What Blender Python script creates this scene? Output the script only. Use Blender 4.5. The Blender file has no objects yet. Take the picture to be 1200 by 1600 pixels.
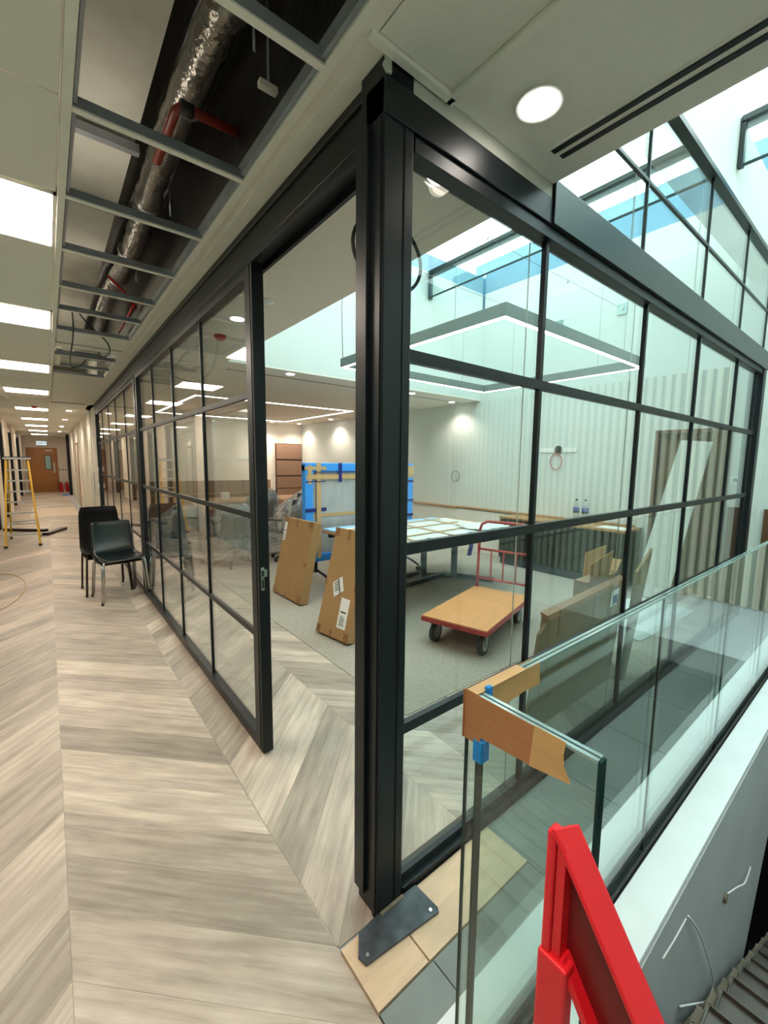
import bpy, math, random
from mathutils import Vector, Matrix
random.seed(7)
R = math.radians
scene = bpy.context.scene
COL = scene.collection

# ------------------------------------------------------------------ camera
CAMH = 1.55
yaw, pit, rol, FPX = R(38.69), R(6.64), R(.586), 654.8
fwd = Vector((math.sin(yaw)*math.cos(pit), math.cos(yaw)*math.cos(pit), -math.sin(pit)))
rt = Vector((math.cos(yaw), -math.sin(yaw), 0))
up = rt.cross(fwd)
r2 = rt*math.cos(rol) + up*math.sin(rol)
u2 = -rt*math.sin(rol) + up*math.cos(rol)
cam_d = bpy.data.cameras.new('camera')
cam = bpy.data.objects.new('camera', cam_d)
COL.objects.link(cam)
cam.matrix_world = Matrix(((r2.x, u2.x, -fwd.x, 0), (r2.y, u2.y, -fwd.y, 0), (r2.z, u2.z, -fwd.z, CAMH), (0, 0, 0, 1)))
cam_d.sensor_fit = 'VERTICAL'
cam_d.sensor_height = 36.0
cam_d.lens = FPX/1600*36.0
cam_d.clip_start = 0.02
scene.camera = cam

# ------------------------------------------------------------------ world (even overcast sky)
SKY = 4.8
w = bpy.data.worlds.new('world'); scene.world = w; w.use_nodes = True
bg = w.node_tree.nodes['Background']
bg.inputs[0].default_value = (0.90, 1.0, 1.0, 1)
bg.inputs[1].default_value = SKY

# ------------------------------------------------------------------ exposure
scene.view_settings.view_transform = 'Standard'
scene.view_settings.look = 'None'
scene.view_settings.gamma = 1.0
scene.view_settings.exposure = 0.1
scene.view_settings.use_curve_mapping = False
scene.cycles.max_bounces = 10
scene.cycles.diffuse_bounces = 5
scene.cycles.glossy_bounces = 5
scene.cycles.transparent_max_bounces = 32
scene.cycles.sample_clamp_indirect = 8.0
scene.cycles.caustics_reflective = False
scene.cycles.caustics_refractive = False

PANEL = 30.0     # square light panels
DOWN = 30.0      # downlights
STRIP = 18.0      # linear profiles


def s2l(c):
    return tuple(((x/255)/12.92 if x/255 <= .04045 else ((x/255+.055)/1.055)**2.4) for x in c)


# ------------------------------------------------------------------ materials
def base_mat(name):
    m = bpy.data.materials.new(name); m.use_nodes = True
    return m, m.node_tree, m.node_tree.nodes['Principled BSDF']


def mat(name, rgb, rough=.6, metal=0.0, var=0.06, scale=12.0, bump=0.0, bscale=60.0, spec=.5, stretch=None, rnd=0.0, coat=0.0, iso=False):
    """solid colour with fine procedural grain; rnd = brightness spread between objects"""
    m, nt, b = base_mat(name)
    c = s2l(rgb)
    tc = nt.nodes.new('ShaderNodeTexCoord')
    mp = nt.nodes.new('ShaderNodeMapping')
    nt.links.new(tc.outputs['Object'], mp.inputs[0])
    if stretch: mp.inputs['Scale'].default_value = stretch
    n = nt.nodes.new('ShaderNodeTexNoise'); n.inputs['Scale'].default_value = scale; n.inputs['Detail'].default_value = 4
    nt.links.new(mp.outputs[0], n.inputs[0])
    mr = nt.nodes.new('ShaderNodeMapRange')
    mr.inputs[1].default_value = .25; mr.inputs[2].default_value = .75
    mr.inputs[3].default_value = 1-var; mr.inputs[4].default_value = 1+var
    nt.links.new(n.outputs[0], mr.inputs[0])
    val = mr.outputs[0]
    if rnd:
        oi = nt.nodes.new('ShaderNodeObjectInfo')
        m2 = nt.nodes.new('ShaderNodeMapRange'); m2.inputs[3].default_value = 1-rnd; m2.inputs[4].default_value = 1+rnd
        nt.links.new(oi.outputs['Random'], m2.inputs[0])
        mu = nt.nodes.new('ShaderNodeMath'); mu.operation = 'MULTIPLY'
        nt.links.new(val, mu.inputs[0]); nt.links.new(m2.outputs[0], mu.inputs[1]); val = mu.outputs[0]
    vm = nt.nodes.new('ShaderNodeVectorMath'); vm.operation = 'SCALE'
    vm.inputs[0].default_value = c
    nt.links.new(val, vm.inputs['Scale'])
    nt.links.new(vm.outputs[0], b.inputs['Base Color'])
    b.inputs['Roughness'].default_value = rough
    b.inputs['Metallic'].default_value = metal
    b.inputs['Specular IOR Level'].default_value = spec
    if coat: b.inputs['Coat Weight'].default_value = coat
    if bump:
        n2 = nt.nodes.new('ShaderNodeTexNoise'); n2.inputs['Scale'].default_value = bscale; n2.inputs['Detail'].default_value = 3
        nt.links.new(mp.outputs[0], n2.inputs[0])
        bp = nt.nodes.new('ShaderNodeBump'); bp.inputs['Strength'].default_value = bump; bp.inputs['Distance'].default_value = .01
        nt.links.new(n2.outputs[0], bp.inputs['Height']); nt.links.new(bp.outputs[0], b.inputs['Normal'])
    return m


def emit(name, rgb, strength):
    m = bpy.data.materials.new(name); m.use_nodes = True
    nt = m.node_tree; nt.nodes.clear()
    e = nt.nodes.new('ShaderNodeEmission'); o = nt.nodes.new('ShaderNodeOutputMaterial')
    e.inputs[0].default_value = (*rgb, 1); e.inputs[1].default_value = strength
    nt.links.new(e.outputs[0], o.inputs[0])
    return m


def glass(name, tint, f0=.045, rough=0.0, refl=(1, 1, 1)):
    """thin clear glass: tinted straight-through light plus Schlick mirror reflection"""
    m = bpy.data.materials.new(name); m.use_nodes = True
    nt = m.node_tree; nt.nodes.clear()
    t = nt.nodes.new('ShaderNodeBsdfTransparent'); t.inputs[0].default_value = (*tint, 1)
    g = nt.nodes.new('ShaderNodeBsdfGlossy'); g.inputs['Roughness'].default_value = rough; g.inputs[0].default_value = (*refl, 1)
    lw = nt.nodes.new('ShaderNodeLayerWeight'); lw.inputs[0].default_value = .5
    p = nt.nodes.new('ShaderNodeMath'); p.operation = 'POWER'; p.inputs[1].default_value = 5
    nt.links.new(lw.outputs['Facing'], p.inputs[0])
    ma = nt.nodes.new('ShaderNodeMath'); ma.operation = 'MULTIPLY_ADD'; ma.inputs[1].default_value = 1-f0; ma.inputs[2].default_value = f0
    nt.links.new(p.outputs[0], ma.inputs[0])
    mx = nt.nodes.new('ShaderNodeMixShader'); o = nt.nodes.new('ShaderNodeOutputMaterial')
    nt.links.new(ma.outputs[0], mx.inputs[0]); nt.links.new(t.outputs[0], mx.inputs[1]); nt.links.new(g.outputs[0], mx.inputs[2])
    nt.links.new(mx.outputs[0], o.inputs[0])
    return m


def plank_mat(name, ang):
    """greyed oak vinyl: grain along the plank, each plank its own tone"""
    m, nt, b = base_mat(name)
    tc = nt.nodes.new('ShaderNodeTexCoord'); geo = nt.nodes.new('ShaderNodeNewGeometry'); oi = nt.nodes.new('ShaderNodeObjectInfo')
    add = nt.nodes.new('ShaderNodeMath'); add.operation = 'ADD'
    nt.links.new(geo.outputs['Random Per Island'], add.inputs[0]); nt.links.new(oi.outputs['Random'], add.inputs[1])
    fr = nt.nodes.new('ShaderNodeMath'); fr.operation = 'FRACT'; nt.links.new(add.outputs[0], fr.inputs[0])
    sc = nt.nodes.new('ShaderNodeVectorMath'); sc.operation = 'SCALE'; sc.inputs[0].default_value = (37, 91, 13)
    nt.links.new(fr.outputs[0], sc.inputs['Scale'])
    rot = nt.nodes.new('ShaderNodeMapping'); rot.inputs['Rotation'].default_value = (0, 0, ang)
    nt.links.new(tc.outputs['Object'], rot.inputs[0])
    ad = nt.nodes.new('ShaderNodeVectorMath'); nt.links.new(rot.outputs[0], ad.inputs[0]); nt.links.new(sc.outputs[0], ad.inputs[1])
    mp = nt.nodes.new('ShaderNodeMapping'); mp.inputs['Scale'].default_value = (1.6, 24, 1)
    nt.links.new(ad.outputs[0], mp.inputs[0])
    n = nt.nodes.new('ShaderNodeTexNoise'); n.inputs['Scale'].default_value = 1.6; n.inputs['Detail'].default_value = 8; n.inputs['Roughness'].default_value = .62; n.inputs['Distortion'].default_value = .35
    nt.links.new(mp.outputs[0], n.inputs[0])
    mp2 = nt.nodes.new('ShaderNodeMapping'); mp2.inputs['Scale'].default_value = (3, 8, 1)
    nt.links.new(ad.outputs[0], mp2.inputs[0])
    n2 = nt.nodes.new('ShaderNodeTexNoise'); n2.inputs['Scale'].default_value = 1.3; n2.inputs['Detail'].default_value = 4
    nt.links.new(mp2.outputs[0], n2.inputs[0])
    cr = nt.nodes.new('ShaderNodeValToRGB')
    e = cr.color_ramp.elements
    e[0].position = .22; e[0].color = (*s2l((156, 141, 128)), 1)
    e[1].position = .78; e[1].color = (*s2l((212, 201, 186)), 1)
    k = cr.color_ramp.elements.new(.5); k.color = (*s2l((190, 175, 159)), 1)
    nt.links.new(n.outputs[0], cr.inputs[0])
    tone = nt.nodes.new('ShaderNodeMapRange'); tone.inputs[3].default_value = .64; tone.inputs[4].default_value = 1.14
    nt.links.new(fr.outputs[0], tone.inputs[0])
    t2 = nt.nodes.new('ShaderNodeMapRange'); t2.inputs[1].default_value = .3; t2.inputs[2].default_value = .7; t2.inputs[3].default_value = .80; t2.inputs[4].default_value = 1.13
    nt.links.new(n2.outputs[0], t2.inputs[0])
    mu = nt.nodes.new('ShaderNodeMath'); mu.operation = 'MULTIPLY'; nt.links.new(tone.outputs[0], mu.inputs[0]); nt.links.new(t2.outputs[0], mu.inputs[1])
    vs = nt.nodes.new('ShaderNodeVectorMath'); vs.operation = 'SCALE'
    nt.links.new(cr.outputs[0], vs.inputs[0]); nt.links.new(mu.outputs[0], vs.inputs['Scale'])
    nt.links.new(vs.outputs[0], b.inputs['Base Color'])
    b.inputs['Roughness'].default_value = .42
    b.inputs['Specular IOR Level'].default_value = .4
    bp = nt.nodes.new('ShaderNodeBump'); bp.inputs['Strength'].default_value = .08; bp.inputs['Distance'].default_value = .004
    nt.links.new(n.outputs[0], bp.inputs['Height']); nt.links.new(bp.outputs[0], b.inputs['Normal'])
    return m


M = dict(
    wall=mat('white_paint', (226, 224, 212), .85, var=.02, scale=3),
    wallwarm=mat('warm_white_paint', (234, 226, 214), .85, var=.02, scale=3),
    well=mat('well_paint', (214, 220, 214), .8, var=.03, scale=1.2),
    ceil=mat('ceiling_board', (236, 231, 220), .9, var=.02, scale=30),
    tile=mat('ceiling_tile_board', (236, 231, 219), .9, var=.025, scale=60),
    trim=mat('pale_trim', (240, 235, 222), .6, var=.04, scale=8),
    bar=mat('grey_grid_steel', (150, 156, 162), .45, .5, var=.1),
    black=mat('black_steel', (17, 24, 27), .38, .0, var=.12, scale=6, spec=.32),
    profile=mat('grey_profile', (112, 120, 116), .4, .2),
    beam=mat('satin_dark_steel', (58, 64, 62), .33, .8, var=.1, scale=5),
    flash=mat('grey_sealing_strip', (176, 178, 166), .6, var=.08),
    plate=mat('scuffed_steel_plate', (70, 76, 82), .5, .2, var=.75, scale=16, bump=.2),
    alu=mat('brushed_aluminium', (190, 192, 190), .3, .9, var=.06),
    chrome=mat('chrome', (190, 190, 186), .16, 1, var=.02),
    foil=mat('crinkled_duct_foil', (140, 137, 130), .3, .95, var=.15, scale=14, bump=1.0, bscale=26),
    blackfoil=mat('black_membrane', (24, 24, 21), .35, .1, var=.5, scale=5, bump=1, bscale=7, stretch=(3, .6, 1)),
    slab=mat('concrete_soffit', (196, 198, 188), .85, var=.15, scale=4),
    redpipe=mat('red_pipe_paint', (120, 34, 22), .4, var=.1),
    cable=mat('black_cable', (22, 22, 22), .5),
    greycable=mat('grey_cable', (120, 122, 118), .5),
    pink=mat('pink_cable', (190, 96, 98), .5),
    carpet=mat('grey_carpet', (166, 158, 145), .97, var=.22, scale=90, bump=.35, bscale=260, spec=.1),
    slate=mat('slate_tile', (126, 132, 130), .45, var=.14, scale=5, rnd=.1, bump=.1),
    ply=mat('plywood', (214, 186, 156), .65, var=.12, scale=7, stretch=(1, 5, 1), rnd=.05),
    kerb=mat('white_kerb_paint', (226, 230, 230), .5, var=.05, scale=5),
    face=mat('grey_plaster_face', (176, 178, 180), .7, var=.08, scale=2.5),
    channel=mat('black_channel', (20, 22, 24), .4, .3),
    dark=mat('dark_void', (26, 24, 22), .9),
    galv=mat('galvanised_tread', (104, 98, 92), .34, .6, var=.35, scale=8),
    dusty=mat('dusty_steel', (120, 110, 94), .7, .2, var=.3, scale=12),
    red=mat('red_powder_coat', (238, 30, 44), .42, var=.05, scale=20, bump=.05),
    redshade=mat('red_coat_recess_shade', (122, 14, 18), .42, var=.1, scale=3),  # same red coat with the recess shade put into the colour
    trolleyred=mat('trolley_red', (168, 44, 42), .4, var=.05),
    deck=mat('beech_deck', (216, 152, 96), .45, var=.08, scale=5, stretch=(1, 6, 1)),
    rubber=mat('dark_rubber', (44, 44, 42), .7),
    poly=mat('dark_green_plastic', (18, 30, 31), .28, var=.08, scale=10, spec=.6),
    blackpoly=mat('black_plastic', (6, 6, 6), .6, spec=.2),
    darksteel=mat('dark_brown_steel', (44, 30, 22), .4, .4),
    yellow=mat('yellow_fibreglass', (206, 160, 30), .5, var=.08),
    card=mat('cardboard', (168, 130, 86), .85, var=.05, scale=5, rnd=.04),
    cardgrey=mat('grey_brown_cardboard', (142, 118, 86), .85, var=.07, scale=4, rnd=.05),  # greyer, darker brown than the other cardboard
    ctape_flapshade=mat('brown_tape_and_flap_shade', (140, 98, 58), .35, var=.08),  # packing tape; also paints the shade on one carton's top flap
    paper=mat('white_label', (236, 236, 232), .6, var=.01),
    ink=mat('black_ink', (24, 24, 24), .6),
    foam=mat('blue_foam', (56, 150, 236), .6, var=.04),
    palefoam=mat('pale_blue_foam', (150, 196, 232), .6, var=.1, scale=9),
    navy=mat('navy_tape', (22, 30, 112), .45),
    wrap=mat('silver_bubble_wrap', (176, 178, 178), .35, .25, var=.16, scale=7, bump=.6, bscale=70, stretch=(1, 1, .3)),
    wrapwhite=mat('white_foam_sheet', (214, 216, 212), .5, var=.08, scale=9, bump=.4, bscale=30),
    tape=mat('tan_tape', (196, 160, 110), .4, var=.05),
    woodtape=mat('woodgrain_tape', (166, 112, 70), .4, var=.16, scale=5, stretch=(1, 1, 9)),
    palewoodtape=mat('pale_woodgrain_tape', (196, 156, 102), .45, var=.12, scale=5, stretch=(1, 1, 9)),
    bluetape=mat('blue_masking_tape', (18, 128, 200), .55, var=.06, bump=.3, bscale=90),
    cabinet=mat('black_cabinet', (12, 14, 13), .5, var=.06),
    oak=mat('oak_worktop', (168, 126, 82), .45, var=.14, scale=4, stretch=(6, 1, 1)),
    doorwood=mat('brown_oak_door', (150, 98, 44), .45, var=.08, scale=5, stretch=(5, 5, .6)),
    darkwood=mat('dark_wood_frame', (96, 62, 38), .5, var=.12, scale=5, stretch=(6, 6, .6)),
    recess=mat('brown_recess', (120, 98, 72), .7, var=.08),
    uphol=mat('taupe_upholstery', (142, 112, 92), .9, var=.05, bump=.3, bscale=200),
    plaster=mat('plasterboard', (206, 210, 200), .8, var=.04),
    slat=mat('cream_slat', (222, 216, 196), .6, var=.05),
    slatback=mat('grey_slat_backing', (128, 130, 122), .8),
    firered=mat('extinguisher_red', (186, 22, 28), .35),
    office=mat('charcoal_mesh', (48, 48, 52), .7),
    signwhite=emit('lit_sign_face', (.80, .96, 1.0), .85),
    signblue=mat('sign_green_ink', (0, 50, 66), .5),
    led=emit('led_panel_light', (1.0, .86, .72), PANEL),
    down=emit('downlight_light', (1.0, .93, .85), DOWN),
    strip=emit('linear_led_light', (1.0, .93, .84), STRIP),
    glass=glass('clear_glass', (.955, .975, .965), .05),
    glassB=glass('green_tint_glass', (.93, .97, .962), .048),
    glassR=glass('balustrade_glass', (.90, .955, .935), .045),
    roofglass=glass('roof_glass', (.90, .97, .965), .06),
    edge=mat('green_glass_edge', (20, 52, 52), .25, var=.15, spec=.25),
    edgelight=mat('pale_glass_edge', (150, 176, 172), .12, .3, var=.12, spec=.8),
    plastic=None,
    bluecap=mat('dark_blue_cap', (22, 26, 60), .4),
    bluelabel=mat('blue_label', (70, 84, 150), .5, var=.3, scale=60),
    water=glass('clear_bottle', (.90, .95, .95), .08, .05),
    parapet=mat('sky_tinted_parapet', (70, 130, 158), .7, var=.06),  # white parapet with the blue of sky and roof glass put into its colour
    glassblue=mat('frosted_door_pane', (150, 190, 190), .2, var=.1),
    roofmat=mat('roof_felt', (120, 120, 116), .9),
)
def sheet_mat(name):
    m = glass(name, (.9, .9, .9), .16, .16)
    nt = m.node_tree; out = nt.nodes['Material Output']; mx = nt.nodes['Mix Shader']
    d = nt.nodes.new('ShaderNodeBsdfDiffuse'); d.inputs[0].default_value = (.8, .8, .8, 1)
    n = nt.nodes.new('ShaderNodeTexNoise'); n.inputs['Scale'].default_value = 7; n.inputs['Detail'].default_value = 5; n.inputs['Distortion'].default_value = 1.5
    r = nt.nodes.new('ShaderNodeMapRange'); r.inputs[1].default_value = .35; r.inputs[2].default_value = .75; r.inputs[3].default_value = .03; r.inputs[4].default_value = .34
    nt.links.new(n.outputs[0], r.inputs[0])
    m2 = nt.nodes.new('ShaderNodeMixShader')
    nt.links.new(r.outputs[0], m2.inputs[0]); nt.links.new(mx.outputs[0], m2.inputs[1]); nt.links.new(d.outputs[0], m2.inputs[2])
    nt.links.new(m2.outputs[0], out.inputs[0])
    bp = nt.nodes.new('ShaderNodeBump'); bp.inputs['Strength'].default_value = .8; bp.inputs['Distance'].default_value = .03
    nt.links.new(n.outputs[0], bp.inputs['Height'])
    for g in nt.nodes:
        if g.type == 'BSDF_GLOSSY': nt.links.new(bp.outputs[0], g.inputs['Normal'])
    return m


M['plastic'] = sheet_mat('thin_plastic_sheet')
M['wood_a'] = plank_mat('oak_plank_left', R(45))
M['wood_b'] = plank_mat('oak_plank_right', R(-45))


# ------------------------------------------------------------------ mesh builder
class MB:
    def __init__(s): s.v = []; s.f = []; s.sm = []
    def add(s, vs, fs, smooth=False):
        n = len(s.v); s.v += [tuple(p) for p in vs]
        for f in fs: s.f.append([i+n for i in f]); s.sm.append(smooth)
        return s
    def box(s, x0, x1, y0, y1, z0, z1, X=None):
        p = [Vector((x, y, z)) for z in (z0, z1) for y in (y0, y1) for x in (x0, x1)]
        if X is not None: p = [X @ q for q in p]
        return s.add(p, [(0, 2, 3, 1), (4, 5, 7, 6), (0, 1, 5, 4), (2, 6, 7, 3), (0, 4, 6, 2), (1, 3, 7, 5)])
    def bar(s, a, b, wd, ht, upv=(0, 0, 1)):
        """rectangular bar from a to b, wd across, ht along the up direction"""
        a = Vector(a); b = Vector(b); d = (b-a).normalized(); upv = Vector(upv)
        if abs(d.dot(upv)) > .98: upv = Vector((0, 1, 0))
        sx = d.cross(upv).normalized(); sz = sx.cross(d).normalized()
        p = [q + sx*(i*wd/2) + sz*(j*ht/2) for q in (a, b) for i, j in ((-1, -1), (1, -1), (1, 1), (-1, 1))]
        return s.add(p, [(3, 2, 1, 0), (4, 5, 6, 7), (0, 1, 5, 4), (1, 2, 6, 5), (2, 3, 7, 6), (3, 0, 4, 7)])
    def prism(s, pts, vec):
        """pts: planar polygon (3d), extruded by vec"""
        n = len(pts); vec = Vector(vec)
        a = [Vector(p) for p in pts]; b = [p+vec for p in a]
        return s.add(a+b, [tuple(range(n-1, -1, -1)), tuple(range(n, 2*n))] + [(i, (i+1) % n, n+(i+1) % n, n+i) for i in range(n)])
    def tube(s, pts, r, seg=8, closed=False, caps=True, X=None):
        pts = [Vector(p) for p in pts]; n = len(pts); rings = []
        ref = None
        for i, p in enumerate(pts):
            if closed: d = (pts[(i+1) % n]-pts[i-1])
            else: d = (pts[min(i+1, n-1)]-pts[max(i-1, 0)])
            d.normalize()
            if ref is None or abs(ref.dot(d)) > .97:
                ref = Vector((0, 0, 1)) if abs(d.z) < .9 else Vector((1, 0, 0))
            a = d.cross(ref).normalized(); b = a.cross(d).normalized(); ref = b
            rr = r[i] if isinstance(r, (list, tuple)) else r
            rings.append([p + a*math.cos(t*2*math.pi/seg)*rr + b*math.sin(t*2*math.pi/seg)*rr for t in range(seg)])
        vs = [q for ring in rings for q in ring]
        if X is not None: vs = [X @ q for q in vs]
        fs = []
        m = n if closed else n-1
        for i in range(m):
            j = (i+1) % n
            for t in range(seg):
                u = (t+1) % seg
                fs.append((i*seg+t, i*seg+u, j*seg+u, j*seg+t))
        s.add(vs, fs, True)
        if caps and not closed:
            k = len(s.v)-n*seg
            s.f.append([k+t for t in range(seg-1, -1, -1)]); s.sm.append(False)
            s.f.append([k+(n-1)*seg+t for t in range(seg)]); s.sm.append(False)
        return s
    def cyl(s, a, b, r, seg=16, r2=None): return s.tube([a, b], [r, r if r2 is None else r2], seg)
    def lathe(s, c, prof, seg=20):
        c = Vector(c); vs = []; fs = []
        for r, z in prof:
            vs += [c+Vector((r*math.cos(t*2*math.pi/seg), r*math.sin(t*2*math.pi/seg), z)) for t in range(seg)]
        for i in range(len(prof)-1):
            for t in range(seg):
                u = (t+1) % seg; fs.append((i*seg+t, i*seg+u, (i+1)*seg+u, (i+1)*seg+t))
        s.add(vs, fs, True)
        k = len(s.v)-len(vs)
        s.f.append([k+t for t in range(seg-1, -1, -1)]); s.sm.append(False)
        s.f.append([k+(len(prof)-1)*seg+t for t in range(seg)]); s.sm.append(False)
        return s
    def grid(s, P, nu, nv, thick=0):
        """P(u,v)->point, u,v in 0..1; optional thickness function via offset copy"""
        vs = [Vector(P(i/nu, j/nv)) for j in range(nv+1) for i in range(nu+1)]
        fs = [(j*(nu+1)+i, j*(nu+1)+i+1, (j+1)*(nu+1)+i+1, (j+1)*(nu+1)+i) for j in range(nv) for i in range(nu)]
        return s.add(vs, fs, True)
    def build(s, name, m, parent=None, bevel=0, kind=None, solid=0, sub=0, loc=None):
        me = bpy.data.meshes.new(name)
        me.from_pydata(s.v, [], s.f); me.update()
        me.polygons.foreach_set('use_smooth', s.sm)
        me.materials.append(M[m] if isinstance(m, str) else m)
        o = bpy.data.objects.new(name, me); COL.objects.link(o)
        if parent is not None: o.parent = parent
        if loc is not None: o.location = loc
        if solid:
            md = o.modifiers.new('solid', 'SOLIDIFY'); md.thickness = solid; md.offset = 0
        if bevel:
            md = o.modifiers.new('bevel', 'BEVEL'); md.width = bevel; md.segments = 2; md.limit_method = 'ANGLE'
        if sub:
            md = o.modifiers.new('sub', 'SUBSURF'); md.levels = sub; md.render_levels = sub
        if kind: o['kind'] = kind
        return o


def tag(o, label, cat, group=None):
    o['label'] = label; o['category'] = cat
    if group: o['group'] = group
    return o


def thing(name, label, cat, loc=(0, 0, 0), rz=0, group=None):
    o = bpy.data.objects.new(name, None); COL.objects.link(o)
    o.empty_display_size = .1
    o.location = loc; o.rotation_euler = (0, 0, rz)
    return tag(o, label, cat, group)


def struct(name, mb, m, parent=None, **k):
    o = mb.build(name, m, parent, **k)
    if parent is None: o['kind'] = 'structure'
    return o


def sempty(name, loc=(0, 0, 0)):
    o = bpy.data.objects.new(name, None); COL.objects.link(o); o.location = loc; o['kind'] = 'structure'; return o


def copy_tree(o, parent=None, world=None):
    c = o.copy(); COL.objects.link(c)
    if parent is not None: c.parent = parent
    for ch in list(o.children): copy_tree(ch, c)
    return c


def light(kind, name, loc, energy, rgb=(1, .88, .76), size=.5, parent=None, spot=None, rot=None):
    l = bpy.data.lights.new(name, kind); l.energy = energy; l.color = rgb
    if kind == 'AREA': l.size = size
    else: l.shadow_soft_size = size
    if spot: l.spot_size = spot; l.spot_blend = .7
    o = bpy.data.objects.new(name, l); COL.objects.link(o); o.location = loc
    if rot: o.rotation_euler = rot
    if parent is not None: o.parent = parent
    return o


# =================================================================== STRUCTURE
H = 2.65          # ceiling
XA = .80          # corridor glazing plane
YB = 1.0          # atrium glazing plane
XW = 6.0          # right wall
YF = 11.5         # far wall of the room
YE = 26.0         # end of the corridor
ZR = 4.43         # rooflight
XL = 1.63         # left edge of the rooflight well

# ---- floor
fl = MB()
fl.box(-1.1, .63, -3.5, YE, -.20, -.006)
fl.box(.63, 1.0, -3.5, .8, -.20, -.006)
fl.box(.63, 6.1, .39, 11.6, -.20, -.006)
fl.box(4.3, 6.1, -3.5, .39, -.20, -.006)
fl.box(.63, 1.5, 10.2, YE, -.20, -.006)
floor = struct('floor', fl, 'face')


def clip(poly, x0, x1, y0, y1):
    for ax, lim, keep in ((0, x0, 1), (0, x1, -1), (1, y0, 1), (1, y1, -1)):
        out = []
        for i, p in enumerate(poly):
            q = poly[i-1]
            pi = (p[ax]-lim)*keep >= 0; qi = (q[ax]-lim)*keep >= 0
            if pi != qi:
                t = (lim-q[ax])/(p[ax]-q[ax]); out.append((q[0]+t*(p[0]-q[0]), q[1]+t*(p[1]-q[1])))
            if pi: out.append(p)
        poly = out
        if not poly: return []
    return poly


def area(p): return abs(sum(p[i-1][0]*p[i][1]-p[i][0]*p[i-1][1] for i in range(len(p))))/2


CW, PP = .675, .26
rects = [(-.98, .63, -1.6, YE), (.63, 1.64, 1.0, 10.2), (1.64, XW, 1.0, 1.80)]
far = {0: MB(), 1: MB()}
far_col = {0: 0, 1: 0}
for (rx0, rx1, ry0, ry1) in rects:
    for c in range(-2, 9):
        cx0 = -.04 + c*CW; cx1 = cx0+CW
        if cx1 <= rx0 or cx0 >= rx1: continue
        down = (c % 2 == 0)         # y falls with x
        h0, h1 = (0, -CW) if down else (-CW, 0)
        k0 = int((ry0-1)/PP)-4; k1 = int((ry1+1)/PP)+4
        for k in range(k0, k1):
            yb = k*PP+.12
            g = .0005
            poly = clip([(cx0+g, yb+h0+g), (cx1-g, yb+h1+g), (cx1-g, yb+PP+h1-g), (cx0+g, yb+PP+h0-g)], rx0, rx1, ry0, ry1)
            if len(poly) < 3 or area(poly) < .0006: continue
            yc = sum(p[1] for p in poly)/len(poly)
            mi = 0 if down else 1
            pts = [(p[0], p[1], -.005) for p in poly]
            # orientation: make the top face point up
            a2 = sum(poly[i-1][0]*poly[i][1]-poly[i][0]*poly[i-1][1] for i in range(len(poly)))
            if a2 < 0: pts.reverse()
            if (yc < 8.6 and yc > -.35 and rx0 < 1) or (rx0 > 1.6):
                MB().prism(pts, (0, 0, .005)).build('floor_plank', 'wood_a' if down else 'wood_b', floor)
            else:
                far[mi].prism(pts, (0, 0, .005))
for mi in (0, 1):
    o = far[mi].build('distant_planks', 'wood_a' if mi == 0 else 'wood_b', floor); o['kind'] = 'stuff'
struct('room_carpet', MB().box(1.642, XW, 1.80, YF, -.006, .004), 'carpet', floor)
for x in [0]:
    pass

# ---- landing between the glazing and the void: slate tiles, ply boards, kerb
LY0, LY1 = .665, .795
xs = [.631, .845, 1.37, 1.94, 2.51, 3.08, 3.65, 4.22, 4.79, 5.36, 5.98]
for i in range(len(xs)-1):
    y1 = .785 if i < 2 else .985
    MB().box(xs[i]+.002, xs[i+1]-.002, .665, y1, -.006, .006).build('slate_tile', 'slate', floor)
for i in range(10):     # tiles at the camera's feet side of the landing
    pass
for (a, b_) in ((.631, .83), (.834, 1.37)):
    MB().box(a+.001, b_-.001, .79, .985, -.006, .010).build('ply_board', 'ply', floor)
MB().box(.632, 1.0, -.3, .50, -.006, .004).build('slate_tile', 'slate', floor)
kb = sempty('trim_1')
MB().box(.70, XW, .56, .662, -.2, .035).build('inner_kerb', 'kerb', kb, bevel=.003)
MB().box(.70, XW, .375, .50, -.2, .035).build('outer_kerb', 'kerb', kb, bevel=.003)
MB().box(.70, XW, .50, .56, -.2, .012).build('glazing_channel', 'channel', kb)
MB().box(.70, XW, .505, .512, .0, .045).build('channel_gasket', 'rubber', kb)
# slab edge face over the stair
fc = MB()
pts = [(.70, .372, 0), (.70, .372, -2.9), (2.35, .372, -2.9), (3.02, .372, -1.95), (3.34, .372, -1.55), (3.72, .372, -.95), (4.25, .372, -.22), (4.3, .372, 0)]
fc.prism(pts, (0, .05, 0))
slab_face = struct('wall_stairwell', fc, 'face')
slab_face['kind'] = 'structure'

# ---- walls
struct('wall_left', MB().box(-1.1, -.98, -3.5, YE, 0, H+.8), 'wallwarm')
struct('wall_end', MB().box(-1.1, 1.5, YE, YE+.1, 0, H+.8), 'wallwarm')
wr = MB().box(.82, .95, 10.28, YE, 0, H+.05)
struct('wall_corridor_right', wr, 'wallwarm')
struct('wall_back', MB().box(-1.1, XW+.1, -3.6, -3.5, -3.0, ZR), 'wall')
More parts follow.
